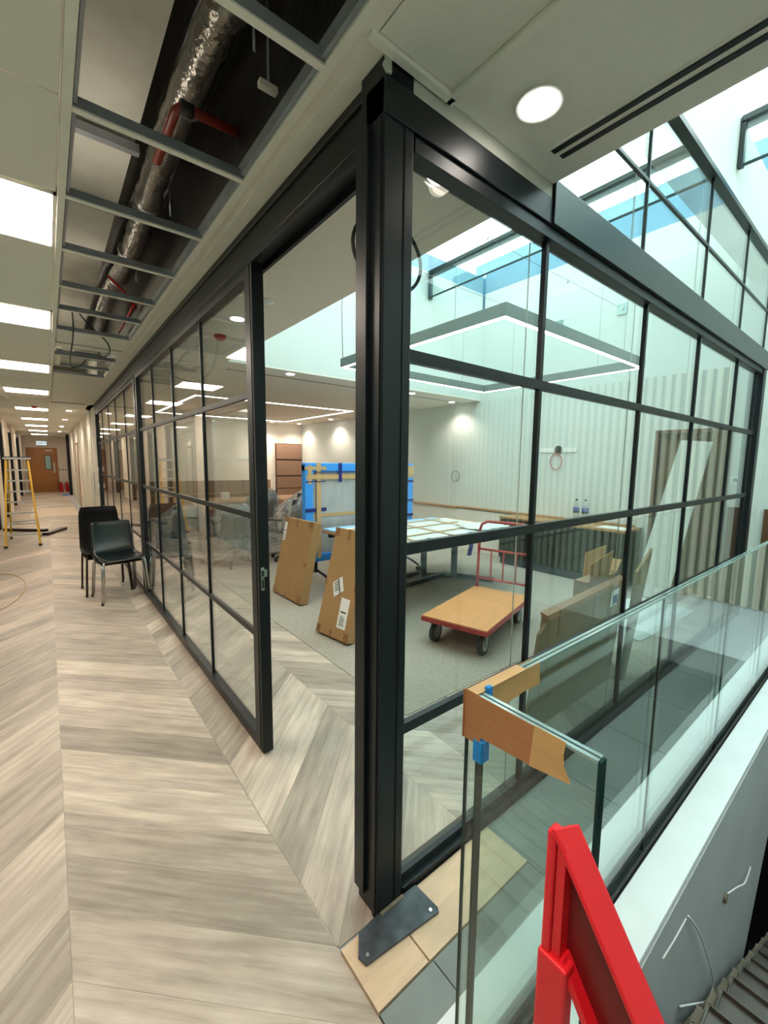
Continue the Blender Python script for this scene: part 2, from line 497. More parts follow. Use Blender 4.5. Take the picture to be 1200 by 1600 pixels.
# right wall with a doorway recess (x=6, y 1.31..2.01)
rw = MB()
rw.box(XW, XW+.12, 2.01, YF, 0, 4.03)
rw.box(XW, XW+.12, -3.6, 1.31, -3, 4.03)
rw.box(XW, XW+.12, 1.31, 2.01, 1.95, 4.03)
rw.box(XW+.03, XW+.12, -3.6, 4.82, 4.03, ZR)
right_wall = struct('wall_right', rw, 'well')
struct('wall_far', MB().box(.8, XW, YF, YF+.1, 0, H), 'wallwarm')
ww = MB()
ww.box(XL-.1, XL-.002, -3.5, 4.82, H+.021, ZR)             # left side of the well
w2_ = MB()
w2_.box(XL, XW, 4.82, 4.92, H+.021, 4.03)                      # far side
w2_.box(XL, XW, 4.85, 4.92, 4.03, ZR)
struct('wall_rooflight_far', w2_, 'well')
struct('wall_rooflight_left', ww, 'well')
# bulkhead above the clerestory and wall return beside the end post
struct('wall_bulkhead', MB().box(XL, XW, 1.16, 1.26, 3.52, ZR).box(XL, XW, 1.06, 1.16, 3.49, 3.53), 'well')
struct('wall_return', MB().box(5.63, XW, 1.0, 1.10, 0, 3.52), 'well')
# skirtings
struct('baseboard_right', MB().box(5.985, XW, 5.5, YF, 0, .1), 'trim')
struct('baseboard_far', MB().box(.8, 5.98, YF-.015, YF, 0, .1), 'trim')

# ---- doorway in the right wall
dw = sempty('door_2', (XW, 1.66, 0))
MB().box(.10, .14, -.35, .35, 0, 1.95).build('recess_back', 'recess', dw)
MB().box(-.012, .12, -.385, -.345, 0, 1.99).build('door_jamb', 'darkwood', dw)
MB().box(-.012, .12, .345, .385, 0, 1.99).build('door_jamb', 'darkwood', dw)
MB().box(-.012, .12, -.385, .385, 1.95, 1.99).build('door_head', 'darkwood', dw)
# low timber box in front of the doorway
b = MB().box(5.55, 5.97, 1.35, 1.97, 0.004, .10).build('timber_threshold_box', 'oak', bevel=.004)
tag(b, 'low pale timber box on the floor in front of the doorway', 'box')

# ---- slats on the outside part of the right wall (seen as stripes in the glass)
sl = sempty('trim_2', (XW, 0, 0))
MB().box(-.012, -.001, -3.45, .76, 0, H).build('slat_backing', 'slatback', sl)
slat_me = None
for i in range(42):
    y = .72 - i*.10
    if slat_me is None:
        s0 = MB().box(-.05, -.012, -.028, .028, .0, H).build('slat', 'slat', sl); slat_me = s0
        s0.location = (0, y, 0)
    else:
        c = s0.copy(); COL.objects.link(c); c.location = (0, y, 0)
MB().box(-.03, 0, .80, .94, 0, 1.10).build('dark_wood_board', 'darkwood', sl)

# ---- ceiling
ce = MB()
ce.box(-.98, .82, 10.4, YE, H, H+.02)
ce.box(.725, XL, 1.05, 4.82, H, H+.02)
ce.box(.725, XW, 4.82, YF, H, H+.02)
ce.box(1.03, XL, -3.5, 1.05, H, H+.02)
ce.box(.78, 1.03, .965, 1.05, H, H+.02)
ceiling = struct('ceiling', ce, 'ceil')
TP = .58
led_y = [2.32, 4.10, 6.40, 8.76, 11.8, 14.7, 17.6, 20.6, 23.6]


def tile(x0, x1, y0, y1, name='ceiling_tile'):
    return MB().box(x0+.004, x1-.004, y0+.004, y1-.004, H-.002, H+.014).build(name, 'tile', ceiling, bevel=.002)


# main aisle: tiles between the light panels
segs = []
y = -1.3
cuts = [(-.06, .52)] + [(a, a+TP) for a in led_y if a < 10.4]
prev = -1.6
for a, b_ in cuts+[(10.4, 10.4)]:
    n = max(1, round((a-prev)/TP))
    for i in range(n):
        segs.append((prev+(a-prev)*i/n, prev+(a-prev)*(i+1)/n))
    prev = b_
for a, b_ in segs:
    if b_-a > .05: tile(-.47, .105, a, b_)
for i in range(21):
    tile(-.98, -.47, -1.6+i*TP, -1.6+(i+1)*TP)
# solid tiles of the right-hand band
tile(.135, .67, 4.60, 5.10); tile(.135, .67, 6.86, 7.45)
for i in range(5): tile(.135, .67, 7.45+i*.57, 7.45+(i+1)*.57)
for i in range(3): tile(.135, .67, -1.7+i*.72, -1.7+(i+1)*.72)
# two panels beyond the corner
tile(.735, 1.015, .30, .962); tile(.735, 1.015, -.55, .30); tile(.735, 1.015, -1.5, -.55)
# pale trims
tr = sempty('trim_3')
for (x0, x1, y0, y1, z0, z1) in (
        (.105, .132, -1.6, YE-.1, H-.012, H+.03), (.67, .700, -1.6, 10.3, H-.010, H+.04), (.700, .735, -1.6, 10.3, H-.002, H+.02),
        (.735, .80, .965, 10.3, H-.006, H+.02), (.715, 1.03, .960, .985, H-.016, H+.02), (1.012, 1.036, -1.5, .985, H-.016, H+.02),
        (1.445, 1.449, -1.5, .93, H-.003, H+.01)):
    MB().box(x0, x1, y0, y1, z0, z1).build('ceiling_trim', 'trim', tr, bevel=.0015)
# exposed grid bars over the open bays
gy = [.57, 1.13, 1.745, 2.31, 2.87, 3.46, 3.985, 4.59, 5.11, 5.68, 6.30, 6.85]
for i, y in enumerate(gy):
    gb = MB().box(.132, .67, y-.012, y+.012, H-.012, H-.006).box(.132, .67, y-.003, y+.003, H-.006, H+.025)
    o = gb.build('grid_bar', 'trim', ceiling)
    gb2 = MB().box(.135, .668, y-.016, y-.004, H-.005, H+.024)
    gb2.build('grid_channel', 'bar', ceiling)
# right-hand edge of the open bays (dark blue steel angle)
MB().box(.655, .668, .57, 4.6, H, H+.04).build('edge_angle', 'bar', ceiling)
MB().box(.135, .145, .57, 4.6, H, H+.04).build('edge_angle', 'bar', ceiling)
# black line slots of the air diffuser near the camera
for nm, x0, y1 in (('a', 1.470, .90), ('b', 1.515, .893)):
    MB().box(x0-.011, x0+.011, -1.4, y1, H-.003, H+.001).build('diffuser_slot', 'channel', ceiling)
# black line slot in the room ceiling and a thin one in the corridor
MB().box(1.75, 5.9, 5.21, 5.24, H-.003, H+.001).build('ceiling_slot', 'channel', ceiling)
MB().box(.14, .70, 10.28, 10.42, H-.004, H+.001).build('ceiling_slot', 'channel', ceiling)
MB().box(.7, 5.9, 6.2, 6.22, H-.004, H+.001).build('ceiling_joint', 'trim', ceiling)
MB().box(5.2, 5.95, 8.8, 8.815, H-.003, H+.001).build('ceiling_slot', 'channel', ceiling)

# ---- plenum above the corridor
pl = MB()
pl.box(-1.1, XL-.1, -3.5, YE, 3.38, 3.5)
pl.box(XL-.1, XW+.1, 4.92, YF+.1, 3.38, 3.5)
struct('wall_plenum_slab', pl, 'slab')
struct('wall_plenum_inner', MB().box(.735, .76, -3.5, YE, H+.021, 3.38).box(-1.1, .04, 4.3, 4.32, H+.03, 3.38).box(.04, .06, -3.5, YE, H+.05, 3.2), 'slab')
mem = MB()
def memP(u, v):
    x = .50+.235*u; yy = .2+8*v
    return (x, yy, 3.31+.03*math.sin(9*u+5*v)+.015*math.sin(40*v+3*u))
mem.grid(memP, 6, 60)
o = mem.build('black_membrane', 'blackfoil', ceiling)
def memS(u, v): return (.712-.008*math.sin(30*v)-.006*math.sin(11*v+8*u), .2+8*v, H+.03+.69*u)
o2 = MB().grid(memS, 6, 60).build('membrane_upstand', 'blackfoil', o)

# pale duct board left of the silver duct
dbt = thing('duct_board', 'flat pale grey duct board beside the silver duct in the ceiling void', 'duct', (0, 0, 0))
MB().box(.06, .455, .3, 4.25, 3.16, 3.28).build('duct_panel', 'slab', dbt)
for y in (1.55, 2.62, 3.3): MB().box(.08, .47, y-.02, y+.02, 3.10, 3.14).build('support_rail', 'bar', dbt)
# silver duct
dt = thing('silver_duct', 'round silver foil-wrapped duct running through the open ceiling', 'duct', (0, 0, 0))
ring = []
pts = [(.565+.012*math.sin(y*2.1), y, 3.07+.01*math.sin(y*3)) for y in [.2+.05*i for i in range(106)]]
rr = [.064+.003*math.sin(i*1.9)+(.006 if i % 9 == 0 else 0) for i in range(106)]
MB().tube(pts, rr, 18).build('duct_tube', 'foil', dt)
for y in (1.35, 2.05, 2.95, 3.7, 4.3): MB().tube([(.565, y, 3.07), (.565, y+.03, 3.07)], .069, 18).build('duct_band', 'alu', dt)
for y in (1.6, 2.9, 4.1): MB().cyl((.67, y, 3.0), (.67, y, 3.37), .006, 6).build('hanger_rod', 'bar', dt)
# red sprinkler pipe and small pipework
rp = thing('sprinkler_pipe', 'dark red sprinkler pipe with elbow beside the silver duct', 'pipe', (0, 0, 0))
MB().tube([(.488, 2.32, 2.93), (.488, 1.96, 2.93), (.505, 1.925, 2.93), (.54, 1.92, 2.93), (.72, 1.915, 2.93)], .019, 10).build('pipe', 'redpipe', rp)
MB().cyl((.495, 1.925, 2.93), (.545, 1.925, 2.93), .026, 12).build('pipe_elbow', 'rubber', rp)
rp2 = thing('sprinkler_pipe', 'thin bright red pipe crossing the last open ceiling bay', 'pipe', (0, 0, 0))
MB().tube([(.43, 3.70, 2.85), (.531, 3.90, 2.85), (.66, 4.2, 2.85), (.66, 5.2, 2.85)], .010, 8).build('pipe', 'firered', rp2)
MB().cyl((.66, 4.25, 2.85), (.66, 4.33, 2.85), .02, 8).build('pipe_coupling', 'redpipe', rp2)
wbr = MB().box(.655, .72, 1.52, 1.545, 2.84, 2.86).build('white_bracket', 'trim')
tag(wbr, 'short white steel bracket hanging beside the silver duct', 'bracket')
MB().cyl((.69, 1.53, 2.86), (.69, 1.53, 3.36), .004, 6).build('hanger_rod', 'bar', wbr)
# dangling cables and dropped tray in the next opening
for lab, p in (('thin black cable looping from the open ceiling, left of two', [(.24, 4.42, 2.80), (.245, 4.45, 2.64), (.235, 4.6, 2.53), (.22, 4.9, 2.47), (.25, 5.3, 2.46), (.34, 5.6, 2.53), (.42, 5.9, 2.67)]),
               ('thin black cable hanging from the open ceiling, right of two', [(.26, 4.5, 2.82), (.38, 4.6, 2.70), (.50, 4.66, 2.62), (.53, 4.75, 2.56), (.52, 4.95, 2.54), (.50, 5.25, 2.60), (.49, 5.4, 2.68)])):
    q = []
    for i in range(len(p)-1):
        for t in range(6):
            f = t/6; q.append(Vector(p[i]).lerp(Vector(p[i+1]), f))
    q.append(Vector(p[-1]))
    for _ in range(6): q = [q[0]]+[(q[i-1]+q[i]*2+q[i+1])/4 for i in range(1, len(q)-1)]+[q[-1]]
    o = MB().tube(q, .006, 8).build('ceiling_cable', 'cable'); tag(o, lab, 'cable')
ct = thing('cable_tray', 'grey steel tray of services in the second ceiling opening', 'tray', (0, 0, 0))
MB().box(.26, .66, 5.30, 5.38, 2.66, 2.72).build('tray_front', 'bar', ct)
MB().box(.16, .62, 5.95, 6.2, 2.72, 2.76).build('tray_base', 'bar', ct)
MB().box(.34, .6, 5.45, 5.6, 2.70, 2.80).build('control_box', 'channel', ct)
MB().box(.52, .56, 5.5, 5.55, 2.67, 2.70).build('terminal_block', 'trim', ct)
MB().box(.20, .30, 5.42, 5.60, 2.68, 2.74).build('white_box', 'trim', ct)
pr = tile(.135, .67, 5.11, 5.30)
MB().box(.136, .19, 5.7, 6.3, H-.002, H+.014).build('ceiling_tile', 'tile', ceiling)

# ---- glazing helper
def frame_rect(root, pieces, m='black', bevel=.0008):
    for nm, bx in pieces: MB().box(*bx).build(nm, m, root, bevel=bevel)


# atrium glazing (window_1): plane y = 1.0..1.05
w1 = sempty('window_1', (0, 0, 0))
mulx = [1.655, 2.705, 3.66, 4.70, 5.42]
railz = [.635, 1.270, 1.885]
fp = [('bottom_track', (.90, 5.52, .992, 1.075, 0.0, .035)), ('bottom_rail', (.90, 5.52, 1.015, 1.055, .035, .065)),
      ('head_frame', (.90, 5.52, .995, 1.06, 2.455, 2.50))]
for z in railz: fp.append(('glazing_rail', (.90, 5.52, 1.010, 1.034, z-.019, z+.019)))
for x in mulx: fp.append(('mullion', (x-.011, x+.011, 1.012, 1.034, .05, 2.47)))
frame_rect(w1, fp)
mx = [.905]+mulx+[5.51]
mz = [.06]+railz+[2.46]
for i in range(len(mx)-1):
    MB().box(mx[i]+.01, mx[i+1]-.01, 1.024, 1.032, .055, 2.46).build('glass_pane', 'glassB', w1)
for x in mulx[:4]: MB().box(x-.055, x-.052, 1.060, 1.064, .05, 2.455).build('glass_joint', 'flash', w1)
# header beam
hb = sempty('trim_4')
MB().box(.78, 5.63, .985, 1.075, 2.50, 2.595).build('header_beam', 'black', hb, bevel=.003)
MB().box(.80, XL, .990, 1.07, 2.597, H-.001).build('sealing_strip', 'flash', hb, bevel=.002)
MB().box(XL, 5.63, .982, 1.08, 2.597, H+.02).build('steel_transom', 'beam', hb, bevel=.003)
MB().box(XL, 5.63, .975, .985, 2.50, 2.66).build('transom_face', 'beam', hb, bevel=.002)
# torn end of the sealing strip at the post head
MB().prism([(.775, .984, 2.648), (.80, .984, 2.648), (.80, .984, 2.60), (.785, .984, 2.597), (.770, .984, 2.612), (.779, .984, 2.63)], (0, .006, 0)).build('loose_strip_end', 'flash', hb)
# clerestory (window_2)
w2 = sempty('window_2', (0, 0, 0))
fp = [('top_rail', (XL, 5.63, .995, 1.05, 3.485, 3.52)), ('glazing_rail', (XL, 5.6, 1.016, 1.034, 3.047, 3.065))]
for x in (1.66, 2.60, 3.65, 4.66, 5.58): fp.append(('mullion', (x-.006, x+.006, 1.016, 1.034, H+.02, 3.49)))
frame_rect(w2, fp, 'beam')
xs2 = [XL, 2.60, 3.65, 4.66, 5.58]
for i in range(4): MB().box(xs2[i]+.012, xs2[i+1]-.012, 1.024, 1.032, H+.02, 3.49).build('glass_pane', 'glassB', w2)
for x in (2.545, 3.6, 4.61): MB().box(x, x+.005, 1.06, 1.068, H+.02, 3.49).build('glass_joint', 'flash', w2)

# corner post
cp = thing('corner_post', 'tall black steel corner post where the two glass walls meet', 'post', (.835, 1.045, 0))
MB().box(-.055, .055, -.055, .055, 0.0, H-.003).build('column', 'black', cp, bevel=.004)
MB().box(-.070, -.055, .005, .060, .0+.055, 2.50).build('side_flange', 'black', cp, bevel=.002)
MB().box(.055, .068, -.040, .02, .0, 2.50).build('side_flange', 'black', cp, bevel=.002)
MB().box(.020, .024, -.058, -.055, 0, 2.5).build('seam_bead', 'black', cp)
MB().box(-.059, -.055, -.045, -.030, 0.0, 2.5).build('seam_bead', 'black', cp)
MB().bar((-.045, -.062, .020), (.058, -.062, .020), .012, .010).build('base_weld', 'dusty', cp, bevel=.003)
# steel plate in front of it
spn = thing('base_plate', 'scuffed dark steel base plate on the ply beside the corner post', 'plate', (0, 0, 0))
MB().prism([(.668, .897, .012), (.955, .868, .012), (.962, .880, .012), (.955, .985, .012), (.80, .992, .012), (.70, .985, .012), (.660, .93, .012)], (0, 0, .008)).build('plate', 'plate', spn)
for x, y in ((.935, .888), (.685, .915)): MB().cyl((x, y, .018), (x, y, .023), .006, 10).build('screw', 'alu', spn)

# end post of the atrium glazing
ep = MB().box(5.52, 5.63, .985, 1.10, 0, 2.62).build('glazing_end_post', 'black', bevel=.004)
tag(ep, 'black steel post ending the atrium glazing by the right wall', 'post')

# corridor glazing: header, sliding leaf (door_1), fixed section (window_3)
h2 = sempty('trim_5')
MB().box(.797, .90, 1.10, 10.28, 2.50, H-.004).build('header_beam', 'black', h2, bevel=.003)
MB().box(.800, .812, 1.10, 10.28, 2.472, 2.50).build('door_track', 'black', h2)
MB().box(.88, .895, 1.10, 10.28, 2.472, 2.50).build('door_track', 'black', h2)
MB().box(.79, .80, 1.10, 10.28, 2.60, 2.612).build('track_lip', 'beam', h2)
d1 = sempty('door_1', (.80, 2.0, 0))
LL = 3.36
fp = [('leading_stile', (.0, .055, 0, .10, .012, 2.478)), ('rear_stile', (.0, .05, LL-.06, LL, .012, 2.478)),
      ('bottom_rail', (.0, .05, .10, LL-.06, .012, .075)), ('top_rail', (.0, .05, .10, LL-.06, 2.43, 2.478))]
for z in railz: fp.append(('glazing_rail', (.014, .034, .10, LL-.06, z-.016, z+.016)))
for y in (.93, 1.74, 2.54): fp.append(('mullion', (.014, .034, y-.008, y+.008, .07, 2.44)))
frame_rect(d1, fp)
MB().box(-.003, .0, .028, .034, .02, 2.47).build('stile_groove', 'channel', d1)
MB().box(-.004, .0, .0, .012, .02, 2.47).build('edge_gasket', 'rubber', d1)
ys = [.095, .93, 1.74, 2.54, LL-.055]
for i in range(4): MB().box(.022, .030, ys[i]+.004, ys[i+1]-.004, .07, 2.44).build('glass_pane', 'glass', d1)
lk = MB()   # strike plate on the leading edge
lk = MB().box(.008, .026, -.004, 0, .90, 1.02).build('strike_plate', 'chrome', d1, bevel=.002)
MB().box(.026, .040, -.006, .002, .97, 1.01).build('strike_lip', 'chrome', lk)
MB().box(.0125, .0215, -.0055, -.003, .975, 1.005).build('latch_slot', 'channel', lk)
MB().box(.0125, .0215, -.0055, -.003, .912, .955).build('bolt_slot', 'channel', lk)
w3 = sempty('window_3', (.80, 5.42, 0))
L3 = 4.86
fp = [('first_post', (.0, .09, 0, .10, 0, 2.50)), ('last_post', (.0, .12, L3-.14, L3, 0, 2.50)),
      ('bottom_rail', (.01, .06, .1, L3-.14, 0, .06)), ('top_rail', (.01, .06, .1, L3-.14, 2.44, 2.50))]
for z in railz: fp.append(('glazing_rail', (.026, .044, .10, L3-.14, z-.016, z+.016)))
for i in range(1, 5): fp.append(('mullion', (.026, .044, .1+i*.924-.008, .1+i*.924+.008, .05, 2.46)))
frame_rect(w3, fp)
for i in range(5): MB().box(.032, .040, .1+i*.924+.01, .1+(i+1)*.924-.01, .05, 2.45).build('glass_pane', 'glass', w3)
for z in (1.33, 1.0): MB().box(-.02, 0, L3-.11, L3-.04, z, z+.09).build('switch_plate', 'paper', w3)

# ---- rooflight
rf = sempty('window_4', (0, 0, 0))
MB().box(XL, XW+.1, -3.5, 1.05, ZR, ZR+.012).build('roof_glass_pane', 'roofglass', rf)
MB().box(XL, XW+.1, 1.05, 4.9, ZR, ZR+.012).build('roof_glass_pane', 'roofglass', rf)
for (y0, y1) in ((1.27, 4.815), (-3.49, 1.15)):
    MB().box(4.665, 4.805, y0, y1, ZR-.05, ZR-.002).build('roof_beam', 'beam', rf, bevel=.003)
    MB().box(4.69, 4.71, y0, y1, 4.06, ZR-.05).build('glass_fin', 'glassR', rf)
    MB().box(4.688, 4.712, y0, y1, 4.045, 4.06).build('fin_edge', 'edge', rf)
MB().box(4.675, 4.73, 4.78, 4.82, 4.02, ZR).build('fin_bracket', 'beam', rf)
MB().box(4.675, 4.73, 1.12, 1.155, 4.04, ZR).build('fin_bracket', 'beam', rf)
MB().box(5.4, 5.98, 1.35, 1.5, ZR-.02, ZR-.003).build('roof_crossbar', 'beam', rf)
struct('wall_roof_parapet', MB().box(XW+.1, XW+.2, -3.6, 5.1, ZR-.3, ZR+.55).box(XL-.3, XW+.1, 4.92, 5.02, ZR-.3, ZR+.30).box(XL-.2, XL-.1, -3.6, 4.92, ZR-.6, ZR+.30).box(XL-.2, XW+.1, -3.7, -3.6, ZR-.3, ZR+.3), 'parapet')

# =================================================================== CORRIDOR FITTINGS
ordn = ['second', 'third', 'fourth', 'fifth', 'sixth', 'seventh', 'eighth', 'ninth', 'tenth']


def led_panel(y0, label):
    t = thing('ceiling_light', label, 'ceiling light', (-.18, y0+TP/2, H), 0, 'square light panels along the corridor ceiling')
    f = MB()
    a = .283
    f.box(-a, a, -a, -a+.012, -.006, .03).box(-a, a, a-.012, a, -.006, .03).box(-a, -a+.012, -a, a, -.006, .03).box(a-.012, a, -a, a, -.006, .03)
    f.build('frame', 'trim', t)
    MB().box(-a+.012, a-.012, -a+.012, a-.012, .0, .006).build('diffuser', 'led', t)
    return t


led_panel(-.06, 'square light panel in the corridor ceiling directly overhead, behind the picture top')
for i, y0 in enumerate(led_y):
    led_panel(y0, ('nearest visible square light panel, cut by the picture left edge' if i == 0 else
                   f'{ordn[i-1]} square light panel counting from the near one along the corridor'))


def downlight(x, y, label, r=.05, e=6.0, spot=True, group=None):
    t = thing('downlight', label, 'downlight', (x, y, H), 0, group)
    MB().lathe((0, 0, -.006), [(r+.012, 0), (r+.014, .003), (r+.012, .006)], 24).build('trim_ring', 'paper', t)
    MB().lathe((0, 0, -.009), [(r-.002, 0), (r, .0025)], 24).build('lens', 'down', t)
    if spot:
        light('SPOT', 'downlight_beam', (0, 0, -.03), e, (1, .86, .72), .04, t, R(130))
    return t


downlight(1.25, .82, 'large glowing round downlight in the ceiling above the glazed corner', .057, 4)
downlight(1.22, 3.36, 'round downlight behind the top of the sliding glass leaf', .05, 16)
downlight(2.45, 4.96, 'round downlight at the left end of the rooflight edge row', .05, 16)
downlight(4.55, 5.01, 'round downlight just right of the corner post, beside the rooflight', .05, 16)
downlight(5.72, 5.24, 'round downlight near the right wall beyond the rooflight', .05, 28)
downlight(5.72, 9.35, 'round downlight washing the right wall near the far corner', .05, 45)
downlight(5.70, 11.05, 'round downlight in the far corner of the room ceiling', .05, 45)
downlight(5.70, 7.35, 'unseen downlight added to brighten the right wall behind the corner post', .05, 45)  # unseen fitting added to lift the brightness of the right wall
downlight(4.9, 11.05, 'round downlight above the brown upholstered wall panel', .05, 60)
for i, y in enumerate((11.9, 14.6, 17.6, 20.8)):
    downlight(.46, y, ['nearest', 'second', 'third', 'farthest'][i]+' small downlight in the far corridor ceiling, right side', .05, 26, group='small downlights in the far corridor')

# sprinkler rose, red sounder
o = MB().lathe((1.25, 2.88, H-.022), [(.018, 0), (.022, .008), (.05, .014), (.055, .022)], 24).build('smoke_detector', 'paper')
tag(o, 'white round smoke detector on the smooth ceiling inside the room', 'detector')
o = MB().lathe((1.26, 3.9, H-.045), [(.02, 0), (.036, .01), (.05, .03), (.05, .045)], 20).build('alarm_sounder', 'firered')
tag(o, 'red alarm sounder on the room ceiling behind the glass leaf', 'alarm')
o = MB().lathe((-.13, 11.5, H-.045), [(.02, 0), (.036, .01), (.05, .03), (.05, .045)], 20).build('alarm_sounder', 'firered')
tag(o, 'red alarm sounder on the corridor ceiling by a light panel', 'alarm')
o = MB().lathe((.40, 4.86, H-.008), [(.034, 0), (.04, .007)], 20).build('sprinkler_cover', 'trim')
tag(o, 'small round cover plate on the ceiling tile past the open bays', 'cover')
o = MB().lathe((-.10, 9.9, H-.012), [(.04, 0), (.05, .011)], 20).build('sprinkler_cover', 'trim')
tag(o, 'small round cover plate between corridor light panels', 'cover')

# end wall door, exit sign, sockets, extinguishers
d3 = sempty('door_3', (-.16, YE, 0))
MB().box(-.58, .58, -.03, 0, 0, 2.12).build('door_frame', 'doorwood', d3, bevel=.004)
lf = MB().box(-.52, .52, -.055, -.03, .01, 2.05).build('door_leaf', 'doorwood', d3, bevel=.003)
MB().box(.08, .34, -.06, -.054, 1.08, 1.78).build('vision_frame', 'channel', lf)
MB().box(.11, .31, -.064, -.059, 1.11, 1.75).build('vision_pane', 'glassblue', lf)
MB().box(.40, .46, -.085, -.056, .92, 1.40).build('push_plate', 'alu', lf)
MB().box(.12, .42, -.10, -.056, 1.97, 2.01).build('door_closer', 'alu', lf)
es = thing('exit_sign', 'lit white EXIT sign above the brown door at corridor end', 'sign', (-.14, YE-.01, 2.33))
MB().box(-.20, .20, -.05, 0, -.10, .10).build('sign_case', 'alu', es, bevel=.004)
MB().box(-.19, .19, -.054, -.05, -.09, .09).build('sign_face', 'signwhite', es)
def letter(x, segs_, diag=False):
    lt = MB()
    for (a, b_, c, d) in segs_: lt.box(x+a, x+b_, -.057, -.054, c, d)
    if diag:
        for s_ in (1, -1): lt.bar((x, -.0555+.0004*s_, .05*s_), (x+.045, -.0555+.0004*s_, -.05*s_), .003, .014, (0, 0, 1))
    lt.build('sign_letter', 'signblue', es)
letter(-.15, [(0, .05, .038, .05), (0, .014, -.038, .038), (.014, .045, -.006, .006), (0, .05, -.05, -.038)])
letter(-.08, [], True)
letter(-.015, [(0, .014, -.05, .05)])
letter(.015, [(0, .05, .038, .05), (.018, .032, -.05, .038)])
MB().box(.100, .135, -.057, -.054, -.01, .01).prism([(.135, -.057, -.035), (.175, -.057, 0), (.135, -.057, .035)], (0, .003, 0)).build('sign_arrow', 'signblue', es)
for i, x in enumerate((.47, .60, .72)):
    o = MB().box(x-.035, x+.035, YE-.012, YE, 1.04, 1.11).build('wall_socket', 'bar', bevel=.003)
    tag(o, ['left', 'middle', 'right'][i]+' grey wall socket in a row right of the far door', 'socket', 'sockets on the end wall')
    MB().box(x-.015, x+.015, YE-.015, YE-.012, 1.06, 1.09).build('socket_face', 'channel', o)
for i, x in enumerate((.48, .71)):
    t = thing('fire_extinguisher', ['left', 'right'][i]+' red fire extinguisher standing right of the far brown door', 'extinguisher', (x, YE-.16, 0), 0, 'fire extinguishers at the corridor end')
    MB().lathe((0, 0, 0), [(.07, 0), (.075, .02), (.075, .36), (.06, .42), (.025, .45), (.022, .48)], 20).build('cylinder', 'firered', t)
    MB().box(-.012, .012, -.05, .05, .48, .52).build('lever', 'channel', t)
    MB().tube([(-.02, 0, .47), (-.09, 0, .45), (-.11, 0, .3), (-.10, 0, .12)], .012, 8).build('hose', 'rubber', t)
o = MB().prism([(.42, 23.0, .001), (.62, 22.9, .001), (.70, 23.3, .001), (.60, 23.6, .001), (.48, 23.5, .001)], (0, 0, .02)).build('blue_cloth', 'foam', bevel=.004)
tag(o, 'small crumpled blue cloth on the floor before the fire extinguishers', 'cloth')
o = MB().box(-.45, .62, 14.6, 17.2, .001, .004).build('floor_sheet', 'palewoodtape')
tag(o, 'pale protective sheet lying on the corridor floor beyond the ladder', 'sheet')
M['sheet'] = mat('pale_floor_sheet', (214, 200, 182), .7, var=.03)
o.data.materials[0] = M['sheet']

# left wall: white piers, black framed glass
lw = sempty('trim_6', (-.98, 0, 0))
y = 1.0
i = 0
for (a, b_, kind) in ((-1.5, 2.5, 'g'), (2.7, 5.6, 'g'), (6.2, 9.0, 'g'), (9.6, 12.6, 'g'), (13.6, 15.2, 'g'), (17.0, 19.0, 'g'), (21.0, 24.0, 'g')):
    MB().box(0, .10, a, a+.14, 0, 2.5).build('black_jamb', 'black', lw)
    MB().box(0, .10, b_-.14, b_, 0, 2.5).build('black_jamb', 'black', lw)
    MB().box(0, .08, a+.14, b_-.14, 2.42, 2.5).build('black_head', 'black', lw)
    MB().box(.03, .038, a+.14, b_-.14, 0, 2.42).build('side_glass', 'glass', lw)
    MB().box(0.001, .01, a+.14, b_-.14, 0, 2.42).build('side_panel', 'glassblue', lw)
for (a, b_) in ((2.5, 2.7), (5.6, 6.2), (9.0, 9.6), (12.6, 13.6), (15.2, 17.0), (19.0, 21.0), (24.0, 25.9)):
    MB().box(0, .12, a+.004, b_-.004, 0, H-.002).build('white_pier', 'wallwarm', lw)
# right corridor wall: shallow piers and a door frame
rp3 = sempty('trim_7', (.82, 0, 0))
for a in (12.0, 15.2, 19.2): MB().box(-.02, 0, a, a+.5, 0, H-.002).build('white_pier', 'wall', rp3, bevel=.01)
MB().box(-.02, 0, 17.1, 17.2, 0, 2.1).build('wood_jamb', 'doorwood', rp3)
MB().box(-.02, 0, 18.0, 18.1, 0, 2.1).build('wood_jamb', 'doorwood', rp3)
MB().box(-.02, 0, 17.1, 18.1, 2.06, 2.12).build('wood_head', 'doorwood', rp3)
MB().box(-.012, 0, 17.2, 18.0, 0, 2.06).build('white_leaf', 'wall', rp3)
MB().box(-.10, 0, 23.2, 24.0, 0, H-.002).build('black_pier', 'black', rp3)
MB().box(-.04, -.025, 11.1, 11.13, .8, 1.3).build('pull_handle', 'alu', rp3)

# =================================================================== CORRIDOR OBJECTS
# ---- ladder
ld = thing('step_ladder', 'yellow step ladder standing open in the corridor, left side', 'ladder', (-.42, 9.75, 0))
LT = 1.60
for s_ in (-1, 1):
    MB().bar((s_*.235, 0, .02), (s_*.15, .36, LT-.04), .03, .055, (0, 1, 0)).build('front_stile', 'yellow', ld)
    MB().bar((s_*.22, 1.15, .02), (s_*.13, .46, LT-.06), .025, .04, (0, 1, 0)).build('rear_leg', 'yellow', ld)
    MB().box(s_*.235-.025, s_*.235+.025, -.03, .03, 0, .04).build('foot', 'rubber', ld)
    MB().box(s_*.22-.02, s_*.22+.02, 1.12, 1.18, 0, .03).build('foot', 'rubber', ld)
MB().box(-.19, .19, .30, .50, LT-.05, LT-.01).build('top_cap', 'alu', ld, bevel=.004)
MB().box(-.20, .20, .29, .51, LT-.01, LT).build('top_tray', 'channel', ld)
for i in range(7):
    z = .22+i*.19; f = z/LT
    MB().box(-.235+.085*f+.01, .235-.085*f-.01, .36*f-.03, .36*f+.04, z-.012, z+.012).build('step', 'alu', ld)
